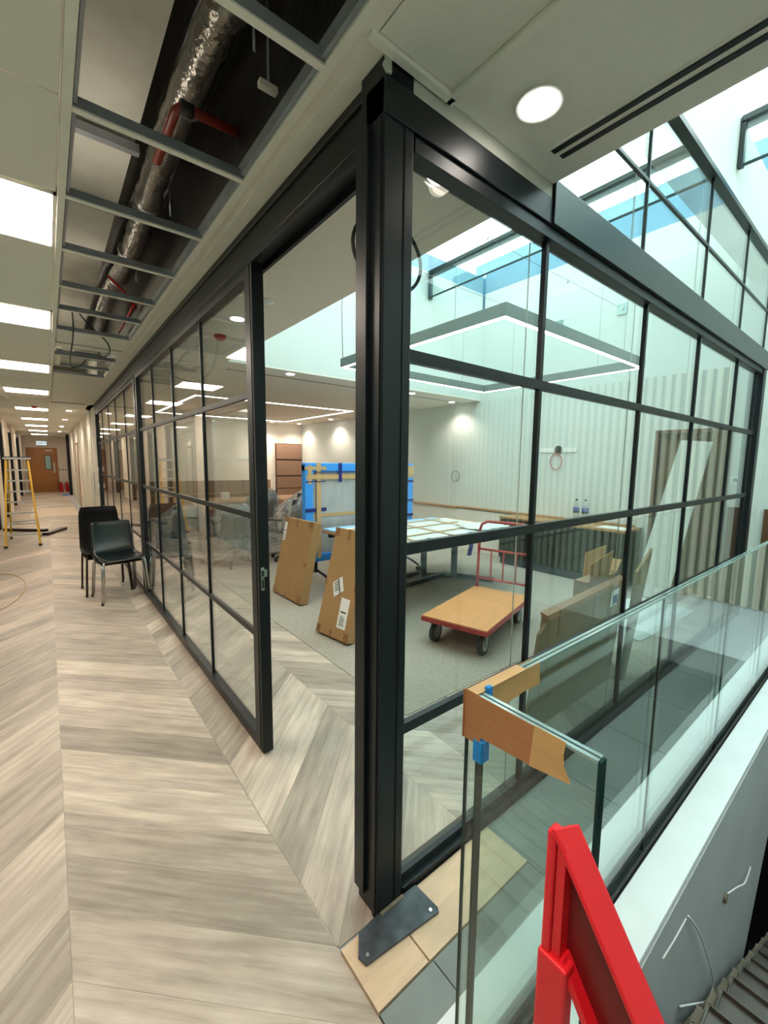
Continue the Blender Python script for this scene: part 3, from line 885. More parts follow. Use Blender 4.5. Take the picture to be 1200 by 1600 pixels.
for z in (.35, .75, 1.15): MB().bar((-.2+.08*z/LT, 1.15-.69*z/LT, z), (.2-.08*z/LT, 1.15-.69*z/LT, z), .02, .02).build('rear_brace', 'alu', ld)
for s_ in (-1, 1): MB().bar((s_*.19, .20, .84), (s_*.17, .80, .82), .012, .02).build('spreader', 'alu', ld)
# dark steel angles on the floor
o = MB().bar((-.80, 12.2, .03), (-.1, 11.6, .03), .10, .05).build('steel_angle', 'darksteel'); tag(o, 'dark steel angle lying on the floor behind the ladder feet', 'angle')
o = MB().bar((-.12, 11.0, .03), (.21, 11.75, .03), .12, .05).build('steel_angle', 'darksteel'); tag(o, 'short dark steel angle on the floor right of the ladder', 'angle')
o = MB().tube([(-.3+.35*math.cos(t*.3)-.35, 6.6+1.0*math.sin(t*.3), .005) for t in range(-8, 6)], .005, 6).build('floor_cable', 'tape')
tag(o, 'thin pale cable curving over the corridor floor at left', 'cable')


# ---- chairs
def shell(mb, w_=.42, hh=.40, d=.42, seat=.44, thick=.0):
    """one-piece polypropylene shell; faces -y"""
    prof = []
    for i in range(7): prof.append((-d/2+.02+i*(d-.06)/6, seat+.012-(.018*math.sin(math.pi*i/6)) - (.02 if i == 0 else 0)))
    prof += [(d/2-.015, seat+.03), (d/2+.02, seat+.09), (d/2+.045, seat+.18), (d/2+.065, seat+.28), (d/2+.08, seat+.36), (d/2+.088, seat+hh)]
    n = len(prof)
    def P(u, v):
        t = v*(n-1); i = min(int(t), n-2); f = t-i
        y = prof[i][0]*(1-f)+prof[i+1][0]*f; z = prof[i][1]*(1-f)+prof[i+1][1]*f
        back = max(0, (v-.5)/.5)
        hw = w_/2*(1-.10*back)
        if v > .93: hw *= 1-.10*((v-.93)/.07)**2
        if v < .07: hw *= 1-.08*((.07-v)/.07)**2
        s_ = 2*u-1
        x = hw*s_
        curl = abs(s_)**3
        z += .018*curl*(1-back) ; y -= .035*curl*back
        return (x, y, z)
    mb.grid(P, 12, 24)
    return mb


def stack_chair(name, label, loc, rz, sm, fm, z=0, hh=.40, w_=.42, group=None):
    t = thing(name, label, 'chair', (loc[0], loc[1], z), rz, group)
    o = shell(MB(), w_, hh).build('seat_shell', sm, t, solid=.008)
    for s_ in (-1, 1):
        MB().tube([(s_*.225, -.20, 0), (s_*.20, -.17, .40), (s_*.19, -.15, .425), (s_*.10, -.15, .43)], .011, 8).build('leg', fm, t)
        MB().tube([(s_*.215, .24, 0), (s_*.20, .17, .40), (s_*.19, .15, .425), (s_*.10, .15, .43)], .011, 8).build('leg', fm, t)
        MB().tube([(s_*.19, -.15, .425), (s_*.19, .15, .425)], .010, 8).build('side_rail', fm, t)
    MB().tube([(-.19, -.15, .425), (.19, -.15, .425)], .010, 8).build('front_rail', fm, t)
    if z == 0:
        for x, y in ((-.225, -.20), (.225, -.20), (-.215, .24), (.215, .24)):
            MB().cyl((x, y, 0), (x, y, .02), .014, 10).build('foot_cap', 'rubber', t)
    return t


stack_chair('stacking_chair', 'lower black chair of the front pair, tucked under the green one', (.56, 5.50), R(9), 'blackpoly', 'chrome')
stack_chair('stacking_chair', 'dark green plastic chair on chrome legs, on top of the front pair', (.57, 5.43), R(9), 'poly', 'chrome', z=.045, hh=.37)
stack_chair('stacking_chair', 'lower black chair with dark legs, behind the front pair', (.47, 5.93), R(4), 'blackpoly', 'darksteel', hh=.46)
stack_chair('stacking_chair', 'upper black chair with tall back, behind the green one', (.47, 5.87), R(4), 'blackpoly', 'darksteel', z=.05, hh=.50, w_=.44)

# =================================================================== BALUSTRADE
YG = .53
bal = thing('glass_balustrade', 'frameless glass balustrade along the stair void, with clear panels', 'balustrade', (0, 0, 0))
jx = [.695, 1.775, 2.76, 3.745, 4.73, 5.72]
for i in range(5):
    a, b_ = jx[i]+.004, jx[i+1]-.004
    p = MB().box(a, b_, YG-.010, YG+.010, .012, 1.07).build('glass_panel', 'glassR', bal)
    MB().box(a, b_, YG-.0105, YG+.0105, 1.066, 1.072).build('top_edge', 'edgelight', p)
    if i == 0: MB().box(a-.002, a+.003, YG-.009, YG+.009, .03, 1.067).build('side_edge', 'edge', p)
    MB().box(b_-.0025, b_+.0025, YG-.0035, YG+.0035, .012, 1.067).build('joint_strip', 'channel', p)
    MB().box(a, b_, YG-.002, YG+.002, 1.060, 1.0725).build('laminate_line', 'beam', p)
rt_ = thing('return_panel', 'short glass return panel turning the balustrade corner towards the camera', 'glass panel', (.68, 0, 0))
MB().box(-.010, .010, .272, .547, .03, 1.07).build('glass_pane', 'glassR', rt_)
MB().box(-.011, .011, .272, YG-.012, 1.066, 1.072).build('top_edge', 'edgelight', rt_)
MB().box(-.002, .002, .272, YG-.012, 1.066, 1.0725).build('laminate_line', 'beam', rt_)
MB().box(-.010, .010, .267, .272, .03, 1.07).build('end_edge', 'edge', rt_)
MB().box(-.010, -.002, .544, .548, .03, 1.07).build('corner_edge', 'edge', rt_)
MB().box(-.020, .020, .26, YG, 0, .03).build('base_shoe', 'channel', rt_)
# tapes (fixed on the glass)
tp = thing('woodgrain_tape', 'woodgrain tape folded over the glass balustrade corner', 'tape', (0, 0, 0))
MB().prism([(.668, .525, 1.074), (.668, .36, 1.074), (.668, .365, 1.045), (.668, .36, 1.01), (.668, .37, .995), (.668, .505, .985), (.668, .505, .965), (.668, .550, .965), (.668, .550, 1.074)], (-.001, 0, 0)).build('side_strip', 'woodtape', tp)
MB().prism([(.6675, .385, 1.076), (.6675, .325, 1.076), (.6675, .328, 1.05), (.6675, .326, 1.03), (.6675, .312, 1.005), (.6675, .392, .992)], (-.001, 0, 0)).build('torn_strip', 'palewoodtape', tp)
MB().prism([(.668, .5415, 1.074), (.668, .5415, 1.02), (.80, .5415, 1.02), (.84, .5415, 1.022), (.90, .5415, 1.018), (.91, .5415, 1.074)], (0, .001, 0)).build('rear_strip', 'palewoodtape', tp)
MB().prism([(.70, .518, 1.074), (.70, .518, 1.02), (.78, .518, 1.015), (.84, .518, 1.02), (.91, .518, 1.015), (.905, .518, 1.074)], (0, .001, 0)).build('front_strip', 'palewoodtape', tp)
MB().box(.667, .845, .516, .544, 1.0735, 1.0755).build('top_strip', 'palewoodtape', tp)
MB().box(.664, .6665, .5495, .551, .965, 1.074).build('corner_strip', 'woodtape', tp)
bt = MB().box(.666, .694, .500, .524, .925, .975).build('blue_tape', 'bluetape', bevel=.003)
tag(bt, 'blue tape wrapped round the glass corner just below the woodgrain tape', 'tape')
bt = MB().box(.695, .712, .510, .522, 1.04, 1.082).build('blue_tape', 'bluetape', bevel=.003)
tag(bt, 'blue tape scrap on top of the glass corner', 'tape')

# =================================================================== RED BARRIER
rb = thing('red_barrier', 'bright red steel barrier frame with sloping top at lower right', 'barrier', (0, 0, 0))
sl_ = Vector((0, -.135, -.205)).normalized()
A = Vector((.56, .268, 1.003))
Lr = .95
def off(p, d): return p + sl_*d
nrm = Vector((0, -sl_.z, sl_.y))*-1   # perpendicular in plane, pointing down-left
if nrm.z > 0: nrm = -nrm
# top flange
a0, a1 = Vector((.556, .281, 1.010)), Vector((.605, .266, 1.001))
b0, b1 = off(A, Lr)+Vector((-.004, 0, 0)), off(A, Lr)+Vector((.045, 0, 0))
tn = nrm*.007
MB().add([a0, a1, b1, b0, a0+tn, a1+tn, b1+tn, b0+tn], [(3, 2, 1, 0), (4, 5, 6, 7), (0, 1, 5, 4), (1, 2, 6, 5), (2, 3, 7, 6), (3, 0, 4, 7)]).build('top_flange', 'red', rb, bevel=.002)
# recessed web, its shade put in as a darker red
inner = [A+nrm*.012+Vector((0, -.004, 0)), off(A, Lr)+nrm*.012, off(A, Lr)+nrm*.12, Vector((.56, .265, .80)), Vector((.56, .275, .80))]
MB().prism([p+Vector((.022, 0, 0)) for p in inner], (.003, 0, 0)).build('recessed_panel', 'redshade', rb)
# lower flange and left flange of the sloping member
P0 = Vector((.56, .268, .80))
MB().prism([P0, off(P0, Lr), off(P0, Lr)-nrm*.012, P0-nrm*.012], (.030, 0, 0)).build('lower_flange', 'red', rb, bevel=.002)
MB().prism([Vector((.56, .275, 1.003)), Vector((.56, .262, .985)), Vector((.56, .262, .80)), Vector((.56, .275, .78))], (.030, 0, 0)).build('corner_flange', 'red', rb)
# upright
MB().box(.556, .580, .277, .2915, 0.006, 1.003).build('upright', 'red', rb, bevel=.004)
MB().box(.551, .578, .246, .2935, .006, .80).build('upright_sleeve', 'red', rb, bevel=.004)
# foot at the far end of the sloping member
e_ = off(A, Lr)
MB().box(.552, .60, e_.y-.01, e_.y+.03, .006, e_.z+.0).build('rear_upright', 'red', rb, bevel=.003)

# =================================================================== STAIR IN THE VOID
stt = thing('steel_stair', 'unfinished galvanised steel stair descending in the void', 'stair', (0, 0, 0))
N = 14
for i in range(N):
    x = 1.30+i*.245; z = .50-.612*x
    g = MB()
    g.box(x, x+.135, -.85, .30, z-.004, z).box(x, x+.006, -.85, .30, z-.035, z).box(x+.129, x+.135, -.85, .30, z, z+.02)
    g.box(x, x+.135, .293, .30, z-.03, z+.02)
    o = g.build('tread', 'galv', stt)
    MB().bar((x-.01, .318, z-.03), (x+.12, .318, z-.03), .025, .04).build('tread_bracket', 'dusty', stt)
for y in (.345, -.88):
    MB().bar((1.08, y, -.30), (4.6, y, -.25-3.6*.612), .012, .20).build('stringer', 'dusty', stt)
vd = sempty('floor_lower', (0, 0, 0))
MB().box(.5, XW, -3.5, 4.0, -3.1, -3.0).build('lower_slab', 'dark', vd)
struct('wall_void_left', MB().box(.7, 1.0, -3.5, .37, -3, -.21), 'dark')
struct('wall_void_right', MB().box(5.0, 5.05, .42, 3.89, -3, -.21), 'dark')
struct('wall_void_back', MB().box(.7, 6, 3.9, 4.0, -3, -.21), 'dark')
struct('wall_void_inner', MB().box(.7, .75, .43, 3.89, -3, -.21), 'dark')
for i, z in enumerate((-.75, -1.15, -1.6, -2.0)):
    o = MB().cyl((2.6, 1.2, z), (4.96, 1.2, z-.1), .02, 10).build('scaffold_tube', 'dusty')
    tag(o, ['topmost', 'second', 'third', 'lowest'][i]+' of the dusty tubes in the dark space behind the stair', 'tube', 'tubes behind the stair')
def wire(pts, r, m, name, label, cat='cable', parent=None):
    q = []
    for i in range(len(pts)-1):
        for t in range(5): q.append(Vector(pts[i]).lerp(Vector(pts[i+1]), t/5))
    q.append(Vector(pts[-1]))
    for _ in range(5): q = [q[0]]+[(q[i-1]+q[i]*2+q[i+1])/4 for i in range(1, len(q)-1)]+[q[-1]]
    o = MB().tube(q, r, 6).build(name, m, parent)
    if label: tag(o, label, cat)
    return o
wire([(1.80, .366, -.153), (1.90, .355, -.27), (1.99, .35, -.395), (2.23, .348, -.742), (2.31, .345, -.90), (2.22, .348, -.90), (2.05, .355, -.76), (1.82, .366, -.575)], .0035, 'paper', 'white_wire', 'thin white wire arching out of the grey slab face above the stair')
wire([(2.51, .366, -.56), (2.68, .35, -.62), (2.81, .345, -.70), (3.10, .366, -.80)], .0035, 'paper', 'white_wire', 'short white wire curving from the hole in the grey slab face')
o = MB().cyl((2.47, .36, -.56), (2.47, .373, -.56), .022, 12).build('wire_grommet', 'dusty'); tag(o, 'small rough hole patch on the grey slab face', 'patch')
wire([(1.79, .3695, -.16), (1.66, .3695, -.15), (1.54, .3695, -.127)], .0025, 'paper', 'plaster_scratch', 'pale straight scratch line on the grey slab face', 'scratch')

# =================================================================== ROOM: RIGHT WALL SIDE
cab = thing('low_cabinet', 'black low cabinet with oak worktop along the right wall', 'cabinet', (5.72, 3.02, 0))
MB().box(-.22, .27, -.89, .90, .0, .10).build('plinth', 'channel', cab)
MB().box(-.235, .275, -.90, .91, .10, .72).build('carcass', 'cabinet', cab, bevel=.003)
for i in range(4):
    d = MB().box(-.25, -.236, -.89+i*.452, -.89+(i+1)*.452-.006, .11, .705).build('door', 'cabinet', cab, bevel=.002)
    yk = -.89+i*.452 + (.40 if i % 2 == 0 else .05)
    MB().cyl((-.262, yk, .64), (-.25, yk, .64), .008, 8).build('keyhole', 'chrome', d)
MB().box(-.26, .278, -.91, .92, .722, .75).build('worktop', 'oak', cab, bevel=.003)
ls = thing('wall_ledge', 'long oak topped ledge running along the right wall', 'ledge', (5.9, 0, 0))
MB().box(-.02, .095, 2.2, 5.2, .752, .775).build('ledge_step', 'oak', ls)
MB().box(-.03, .095, 5.2, 11.4, .735, .765).build('ledge_top', 'oak', ls)
MB().box(.0, .095, 3.96, 11.4, .0, .735).build('dado_panel', 'wallwarm', ls)
for i, (x, y) in enumerate(((5.86, 2.93), (5.86, 2.80))):
    t = thing('water_bottle', ['left', 'right'][i]+' water bottle with purple label standing on the ledge', 'bottle', (x, y, .776), 0, 'water bottles on the ledge')
    MB().lathe((0, 0, 0), [(.036, 0), (.042, .01), (.042, .20), (.034, .235), (.016, .262), (.014, .275)], 18).build('bottle_body', 'water', t)
    MB().lathe((0, 0, .10), [(.0428, 0), (.0428, .075)], 18).build('bottle_label', 'bluelabel', t)
    MB().lathe((0, 0, .10), [(.0432, 0), (.0432, .028)], 18).build('label_band', 'bluecap', t)
    MB().lathe((0, 0, .275), [(.016, 0), (.016, .02), (.013, .024)], 16).build('bottle_cap', 'bluecap', t)
o = MB().box(5.55, 5.80, 2.15, 2.50, .751, .753).build('paper_sheet', 'paper'); tag(o, 'white paper sheets lying on the cabinet worktop end', 'paper')
# sockets and cable loop on the right wall
sk = thing('socket_strip', 'pair of white socket strips with a black outlet between them', 'socket', (5.998, 3.32, 1.77))
MB().box(-.012, 0, .06, .30, -.035, .035).build('socket_plate', 'paper', sk, bevel=.003)
MB().box(-.012, 0, -.28, -.08, -.035, .035).build('socket_plate', 'paper', sk, bevel=.003)
MB().cyl((-.03, 0, .02), (0, 0, .02), .045, 16).build('black_outlet', 'rubber', sk)
MB().box(-.03, 0, -.045, .045, -.04, .02).build('outlet_box', 'rubber', sk)
lp = [(5.97, 3.32+.02+.09*math.sin(t*math.pi/12), 1.60+.12*math.cos(t*math.pi/12)) for t in range(24)]
o = MB().tube(lp, .007, 8, closed=True).build('cable_loop', 'pink'); tag(o, 'pink cable loop hanging below the black wall outlet', 'cable')
MB().tube([(5.98, 3.33, 1.80), (5.97, 3.36, 1.74), (5.97, 3.345, 1.71)], .007, 8).build('cable_tail', 'pink', o)
lp = [(5.985, 5.34+.10*math.sin(t*math.pi/10), 1.32+.10*math.cos(t*math.pi/10)) for t in range(20)]
o = MB().tube(lp, .005, 6, closed=True).build('cable_loop', 'greycable'); tag(o, 'small grey coiled wire on the pale right wall', 'cable')
MB().tube([(5.99, 5.34, 1.32), (5.98, 5.30, 1.27), (5.985, 5.28, 1.22)], .004, 6).build('cable_tail', 'greycable', o)
o = MB().box(5.98, 5.999, 1.15, 1.26, 1.36, 1.44).build('thermostat', 'paper', bevel=.004); tag(o, 'small white wall thermostat beside the doorway', 'thermostat')
MB().box(5.977, 5.98, 1.18, 1.23, 1.385, 1.42).build('display', 'bluecap', o)
# leaning plasterboard
pb = MB()
pb.prism([(5.42, 1.97, .012), (5.42, 1.60, .012), (5.93, 1.44, 1.83), (5.93, 1.75, 1.86)], (.022, 0, .0))
o = pb.build('leaning_board', 'plaster'); tag(o, 'tall white plasterboard sheet leaning against the doorway', 'board')

# cardboard cartons near the atrium glass
cb = thing('flat_carton', 'large brown flat carton standing just inside the atrium glass', 'carton', (0, 0, 0))
MB().prism([(2.12, 1.23, .004), (3.10, 1.23, .004), (3.20, 1.20, .74), (2.17, 1.20, .68)], (0, .05, 0)).build('carton_body', 'cardgrey', cb, bevel=.004)
MB().prism([(2.155, 1.195, .67), (3.19, 1.195, .73), (3.20, 1.205, .75), (2.16, 1.205, .70)], (0, .045, .012)).build('top_flap', 'ctape_flapshade', cb)  # darker tape brown paints the shadow on this flap
MB().prism([(2.02, 1.21, .15), (2.12, 1.222, .02), (2.165, 1.20, .67), (2.10, 1.21, .60)], (0, .02, 0)).build('side_flap', 'cardgrey', cb)
for x in (2.28, 2.72): MB().prism([(x, 1.205, .55), (x+.06, 1.205, .55), (x+.062, 1.198, .715), (x+.002, 1.198, .712)], (0, -.003, 0)).build('packing_tape', 'ctape_flapshade', cb)
lb = MB().prism([(2.96, 1.205, .58), (3.07, 1.205, .59), (3.075, 1.198, .70), (2.965, 1.198, .69)], (0, -.004, 0)).build('shipping_label', 'paper', cb)
MB().box(2.99, 3.05, 1.192, 1.196, .60, .66).build('barcode', 'navy', lb)
cb2 = thing('open_carton', 'open brown carton with raised flaps behind the flat carton', 'carton', (0, 0, 0))
MB().box(2.95, 3.42, 1.36, 1.46, .004, .72).build('carton_body', 'cardgrey', cb2, bevel=.003)
MB().prism([(3.00, 1.36, .72), (3.30, 1.36, .72), (3.20, 1.30, .93), (2.86, 1.30, .88)], (0, .006, 0)).build('raised_flap', 'card', cb2)
MB().prism([(3.10, 1.46, .72), (3.42, 1.46, .72), (3.55, 1.50, .90), (3.20, 1.50, .88)], (0, .006, 0)).build('raised_flap', 'card', cb2)
MB().prism([(3.42, 1.36, .72), (3.42, 1.46, .72), (3.53, 1.45, .80), (3.53, 1.37, .80)], (0, 0, .006)).build('raised_flap', 'card', cb2)
cb3 = MB().prism([(3.14, 1.16, .004), (3.20, 1.16, .004), (3.48, 1.14, .94), (3.22, 1.14, .80)], (0, .02, 0)).build('leaning_card_sheet', 'cardgrey')
tag(cb3, 'tall folded cardboard sheet leaning right of the flat carton', 'cardboard')
o = MB().prism([(3.66, 1.75, .005), (4.1, 1.85, .005), (4.05, 2.10, .005), (3.60, 2.02, .005)], (0, 0, .004)).build('white_board_offcut', 'paper'); tag(o, 'white board offcut on the carpet behind the trolley', 'board')
o = MB().prism([(4.0, 1.35, .005), (5.35, 1.3, .005), (5.4, 1.9, .005), (4.2, 2.0, .005)], (0, 0, .004)).build('dust_sheet', 'kerb'); tag(o, 'pale dust sheet spread on the floor below the plasterboard', 'sheet')

# ---- trolley
tro = thing('platform_trolley', 'red platform trolley with beech deck and tube handle', 'trolley', (3.055, 2.375, 0), math.atan2(.31, 1.13))
MB().box(-.56, .56, -.30, .30, .205, .245).build('deck_frame', 'trolleyred', tro, bevel=.004)
MB().box(-.555, .555, -.295, .295, .245, .255).build('deck_board', 'deck', tro, bevel=.002)
hr = .08
def hp(s_): return [(.545, s_*.27, .22), (.56, s_*.27, .50), (.575, s_*.27, .86), (.578, s_*.25, .925), (.58, s_*.19, .955)]
pts = hp(1)+[(.58, 0, .957)]+list(reversed(hp(-1)))
MB().tube(pts, .015, 10).build('handle', 'trolleyred', tro)
for z in (.35, .66): MB().tube([(.555+.02*z, -.27, z), (.555+.02*z, .27, z)], .012, 8).build('cross_tube', 'trolleyred', tro)
for y in (-.13, 0, .13): MB().tube([(.560, y, .35), (.567, y, .66)], .009, 8).build('grille_bar', 'trolleyred', tro)
for cx, cy in ((-.44, -.22), (-.44, .22), (.42, -.22), (.42, .22)):
    c = MB().cyl((cx, cy-.02, .085), (cx, cy+.02, .085), .082, 22).build('caster_wheel', 'rubber', tro)
    MB().cyl((cx, cy-.023, .085), (cx, cy+.023, .085), .052, 18).build('wheel_hub', 'alu', c)
    MB().cyl((cx, cy-.030, .085), (cx, cy+.030, .085), .014, 10).build('axle', 'bar', c)
    f = MB().prism([(cx-.02, cy-.032, .07), (cx+.02, cy-.032, .07), (cx+.05, cy-.032, .20), (cx-.03, cy-.032, .20)], (0, .005, 0))
    f.prism([(cx-.02, cy+.027, .07), (cx+.02, cy+.027, .07), (cx+.05, cy+.027, .20), (cx-.03, cy+.027, .20)], (0, .005, 0))
    f.box(cx-.05, cx+.06, cy-.045, cy+.045, .197, .205)
    f.build('caster_fork', 'bar', tro)

# ---- wrapped meeting table
tb = thing('meeting_table', 'large meeting table under foam and bubble wrap on black steel frame', 'table', (0, 0, 0))
TX0, TX1, TY0, TY1 = 2.56, 4.75, 2.96, 4.40
MB().box(TX0, TX1, TY0, TY1, .705, .735).build('tabletop', 'card', tb, bevel=.004)
f = MB()
for x in (3.0, 4.25):
    for y in (3.15, 3.75, 4.2):
        pass
MB().box(4.20, 4.26, 3.72, 3.78, .05, .70).build('leg', 'black', tb)
MB().box(3.88, 3.94, 3.98, 4.04, .05, .70).build('leg', 'black', tb)
MB().box(2.68, 2.74, 3.25, 3.31, .05, .70).build('leg', 'black', tb)
MB().box(2.88, 2.94, 4.20, 4.26, .05, .70).build('leg', 'black', tb)
MB().bar((2.9, 3.75, .04), (4.25, 3.90, .04), .05, .05).build('floor_rail', 'black', tb)
MB().bar((2.9, 4.10, .04), (3.95, 4.15, .04), .05, .05).build('floor_rail', 'black', tb)
MB().bar((4.23, 3.88, .04), (4.50, 3.30, .04), .05, .05).build('floor_rail', 'black', tb)
MB().bar((3.90, 4.03, .04), (4.25, 3.80, .04), .05, .05).build('floor_rail', 'black', tb)
MB().box(TX0+.05, TX1-.05, TY0+.06, TY0+.11, .65, .705).build('frame_rail', 'black', tb)
MB().box(TX0+.05, TX1-.05, TY1-.11, TY1-.06, .65, .705).build('frame_rail', 'black', tb)
wrp = MB().box(TX0+.12, TX1-.16, TY0+.13, TY1-.1, .736, .750).build('bubble_wrap', 'wrapwhite', tb, bevel=.004)
for (x0, x1, y0, y1) in ((TX0+.01, TX1-.3, TY0+.01, TY0+.13), (TX0+.01, TX0+.12, TY0+.02, TY1-.02), (TX0+.1, TX1-.3, TY1-.11, TY1-.01)):
    MB().box(x0, x1, y0, y1, .736, .758).build('foam_edge', 'palefoam', tb, bevel=.004)
for i in range(6):
    MB().box(TX0+.2+i*.34, TX0+.25+i*.34, TY0+.005, TY0+.19, .759, .762).build('tape_strip', 'navy', tb)
for y in (3.35, 3.75, 4.1): MB().bar((TX0+.05, y, .7605), (TX1-.35, y+.1, .7605), .035, .003).build('tape_strip', 'tape', tb)
for x in (2.9, 3.5, 4.1): MB().bar((x, TY0+.05, .762), (x+.12, TY1-.05, .762), .035, .003).build('tape_strip', 'tape', tb)
MB().box(TX0+.03, TX0+.10, TY0-.004, TY0+.0, .70, .76).build('tape_strip', 'navy', tb)
MB().prism([(3.62, TY0+.02, .705), (3.69, TY0+.02, .705), (3.62, TY0+.0, .54), (3.55, TY0+.0, .55)], (0, .004, 0)).build('loose_tape_end', 'navy', tb)
fs = MB()
def fsP(u, v): return (3.98+.55*u, 3.10+.42*v, .771+.035*math.sin(3.1*u)*math.sin(3.1*v)+.008*math.sin(20*u+9*v))
fs.grid(fsP, 14, 10)
o = fs.build('foam_sheet', 'wrapwhite', solid=.012); tag(o, 'rolled white foam sheet lying on the wrapped table end', 'foam')

# ---- foam edged panel on castors behind the table
pn = thing('wrapped_panel', 'tall wheeled panel wrapped in bubble wrap with bright blue foam edges', 'panel', (2.43, 4.62, 0))
PW, PZ0, PZ1 = 1.78, .30, 1.545
MB().box(.10, PW-.10, -.02, .02, PZ0+.1, PZ1-.1).build('bubble_wrap_face', 'wrap', pn)
MB().box(0, PW, -.045, .045, PZ1-.105, PZ1).build('foam_edge', 'foam', pn, bevel=.01)
MB().box(0, PW, -.045, .045, PZ0, PZ0+.10).build('foam_edge', 'foam', pn, bevel=.01)
MB().box(0, .115, -.046, .046, PZ0+.0, PZ1-.02).build('foam_edge', 'foam', pn, bevel=.01)
MB().box(PW-.115, PW, -.046, .046, PZ0+.0, PZ1-.02).build('foam_edge', 'foam', pn, bevel=.01)
_tk = 0
for (x0, x1, z0, z1, m_) in ((.16, .22, .35, PZ1+.003, 'tape'), (.02, PW-.02, PZ1-.20, PZ1-.145, 'tape'), (.02, PW-.02, 1.0-.13, 1.0-.09, 'tape'), (.0, .30, PZ1-.085, PZ1-.045, 'tape'), (.04, .09, PZ1-.26, PZ1-.03, 'tape'),
                             (.48, .53, PZ1-.24, PZ1-.14, 'navy'), (.48, .53, PZ1-.135, PZ1+.002, 'navy'), (.0, .15, .94, .985, 'navy'), (.20, .31, .94, .985, 'navy'), (.0, .29, PZ1-.235, PZ1-.225, 'navy'), (PW-.12, PW, 1.28, 1.31, 'navy'), (PW-.12, PW, 1.0, 1.03, 'navy'), (PW-.12, PW, .78, .82, 'navy'), (PW-.12, PW+.001, PZ1-.16, PZ1-.03, 'tape'), (.13, PW-.13, PZ1-.118, PZ1-.109, 'navy'), (1.28, 1.33, PZ1-.24, PZ1+.002, 'navy')):
    yy = (.0475 if z1 > PZ1-.24 or x0 < .01 or x0 > PW-.2 else .024)+_tk*.0005; _tk += 1
    MB().box(x0, x1, -yy-.002, -yy, z0, z1).build('tape_strip', m_, pn)
for x in (.16, PW-.16):
    MB().box(x-.02, x+.02, -.02, .02, .16, .32).build('upright', 'channel', pn)
    for s_ in (-1, 1):
        MB().tube([(x, 0, .20), (x+.03, s_*.18, .15), (x+.05, s_*.30, .10)], .016, 8).build('base_arm', 'channel', pn)
        c = MB().cyl((x+.05-.018, s_*.31, .042), (x+.05+.018, s_*.31, .042), .040, 14).build('castor', 'rubber', pn)
        MB().cyl((x+.05, s_*.31, .06), (x+.05, s_*.31, .11), .009, 8).build('castor_stem', 'channel', c)


# ---- leaning cartons in the doorway opening
def lean_carton(name, label, p0, p1, hgt, lean, th, labs):
    """p0,p1: floor ends of the front face; leans toward +x"""
    t = thing(name, label, 'carton', (0, 0, 0))
    p0 = Vector((*p0, .004)); p1 = Vector((*p1, .004))
    d = (p1-p0); W = d.length; d.normalize()
    n = Vector((d.y, -d.x, 0))
    if n.x < 0: n = -n              # away from the viewer side
    upv = Vector((0, 0, 1))*math.cos(lean)+n*math.sin(lean)
    back = n*math.cos(lean)-Vector((0, 0, 1))*math.sin(lean)
    base_up = back*0
    lift = Vector((0, 0, th*math.sin(lean)))
    def Q(a, h, o=0): return p0+lift+d*(a*W)+upv*h+back*o
    def X(a0, a1, h0, h1, o0, o1, nm, m_, par=t, bev=0):
        pts = [Q(a0, h0, o0), Q(a1, h0, o0), Q(a1, h1, o0), Q(a0, h1, o0)]
        return MB().prism(pts, back*(o1-o0)).build(nm, m_, par, bevel=bev)
    body = X(0, 1, 0, hgt, 0, th, 'carton_body', 'card', t, .006)
    X(.49, .51, 0, .002, .0, th, 'flap_seam', 'ctape_flapshade')
    e = .0015
    # side tape patches
    for (a0, a1, h0, h1) in ((0, .14, hgt*.92, hgt+.001), (.86, 1.0, hgt*.92, hgt), (0, .12, 0, .07), (.86, 1.0, 0, .08), (.42, .50, hgt*.9, hgt), (.42, .50, 0, .06), (.90, 1.0, hgt*.45, hgt*.5), (0, .06, hgt*.45, hgt*.5)):
        X(a0, a1, h0, h1, -e, 0, 'tape_patch', 'ctape_flapshade')
    for (a0, a1, h0, h1, sh) in labs:
        lb = MB().prism([Q(a0, h0, -.002), Q(a1, h0+sh, -.002), Q(a1+sh*.0, h1+sh, -.002), Q(a0, h1, -.002)], back*.0015).build('shipping_label', 'paper', t)
        m1 = a0+(a1-a0)*.2; m2 = a0+(a1-a0)*.8
        hm = h0+(h1-h0)*.52
        MB().prism([Q(m1, hm, -.004), Q(m2, hm, -.004), Q(m2, hm+.012, -.004), Q(m1, hm+.012, -.004)], back*.001).build('label_rule', 'ink', lb)
        for k in range(6):
            hh_ = h0+(h1-h0)*(.10+.055*k)
            MB().prism([Q(m1, hh_, -.004), Q(m2-.02*(k % 3), hh_, -.004), Q(m2-.02*(k % 3), hh_+.005, -.004), Q(m1, hh_+.005, -.004)], back*.001).build('printed_line', 'ink', lb)
    return t, X, Q


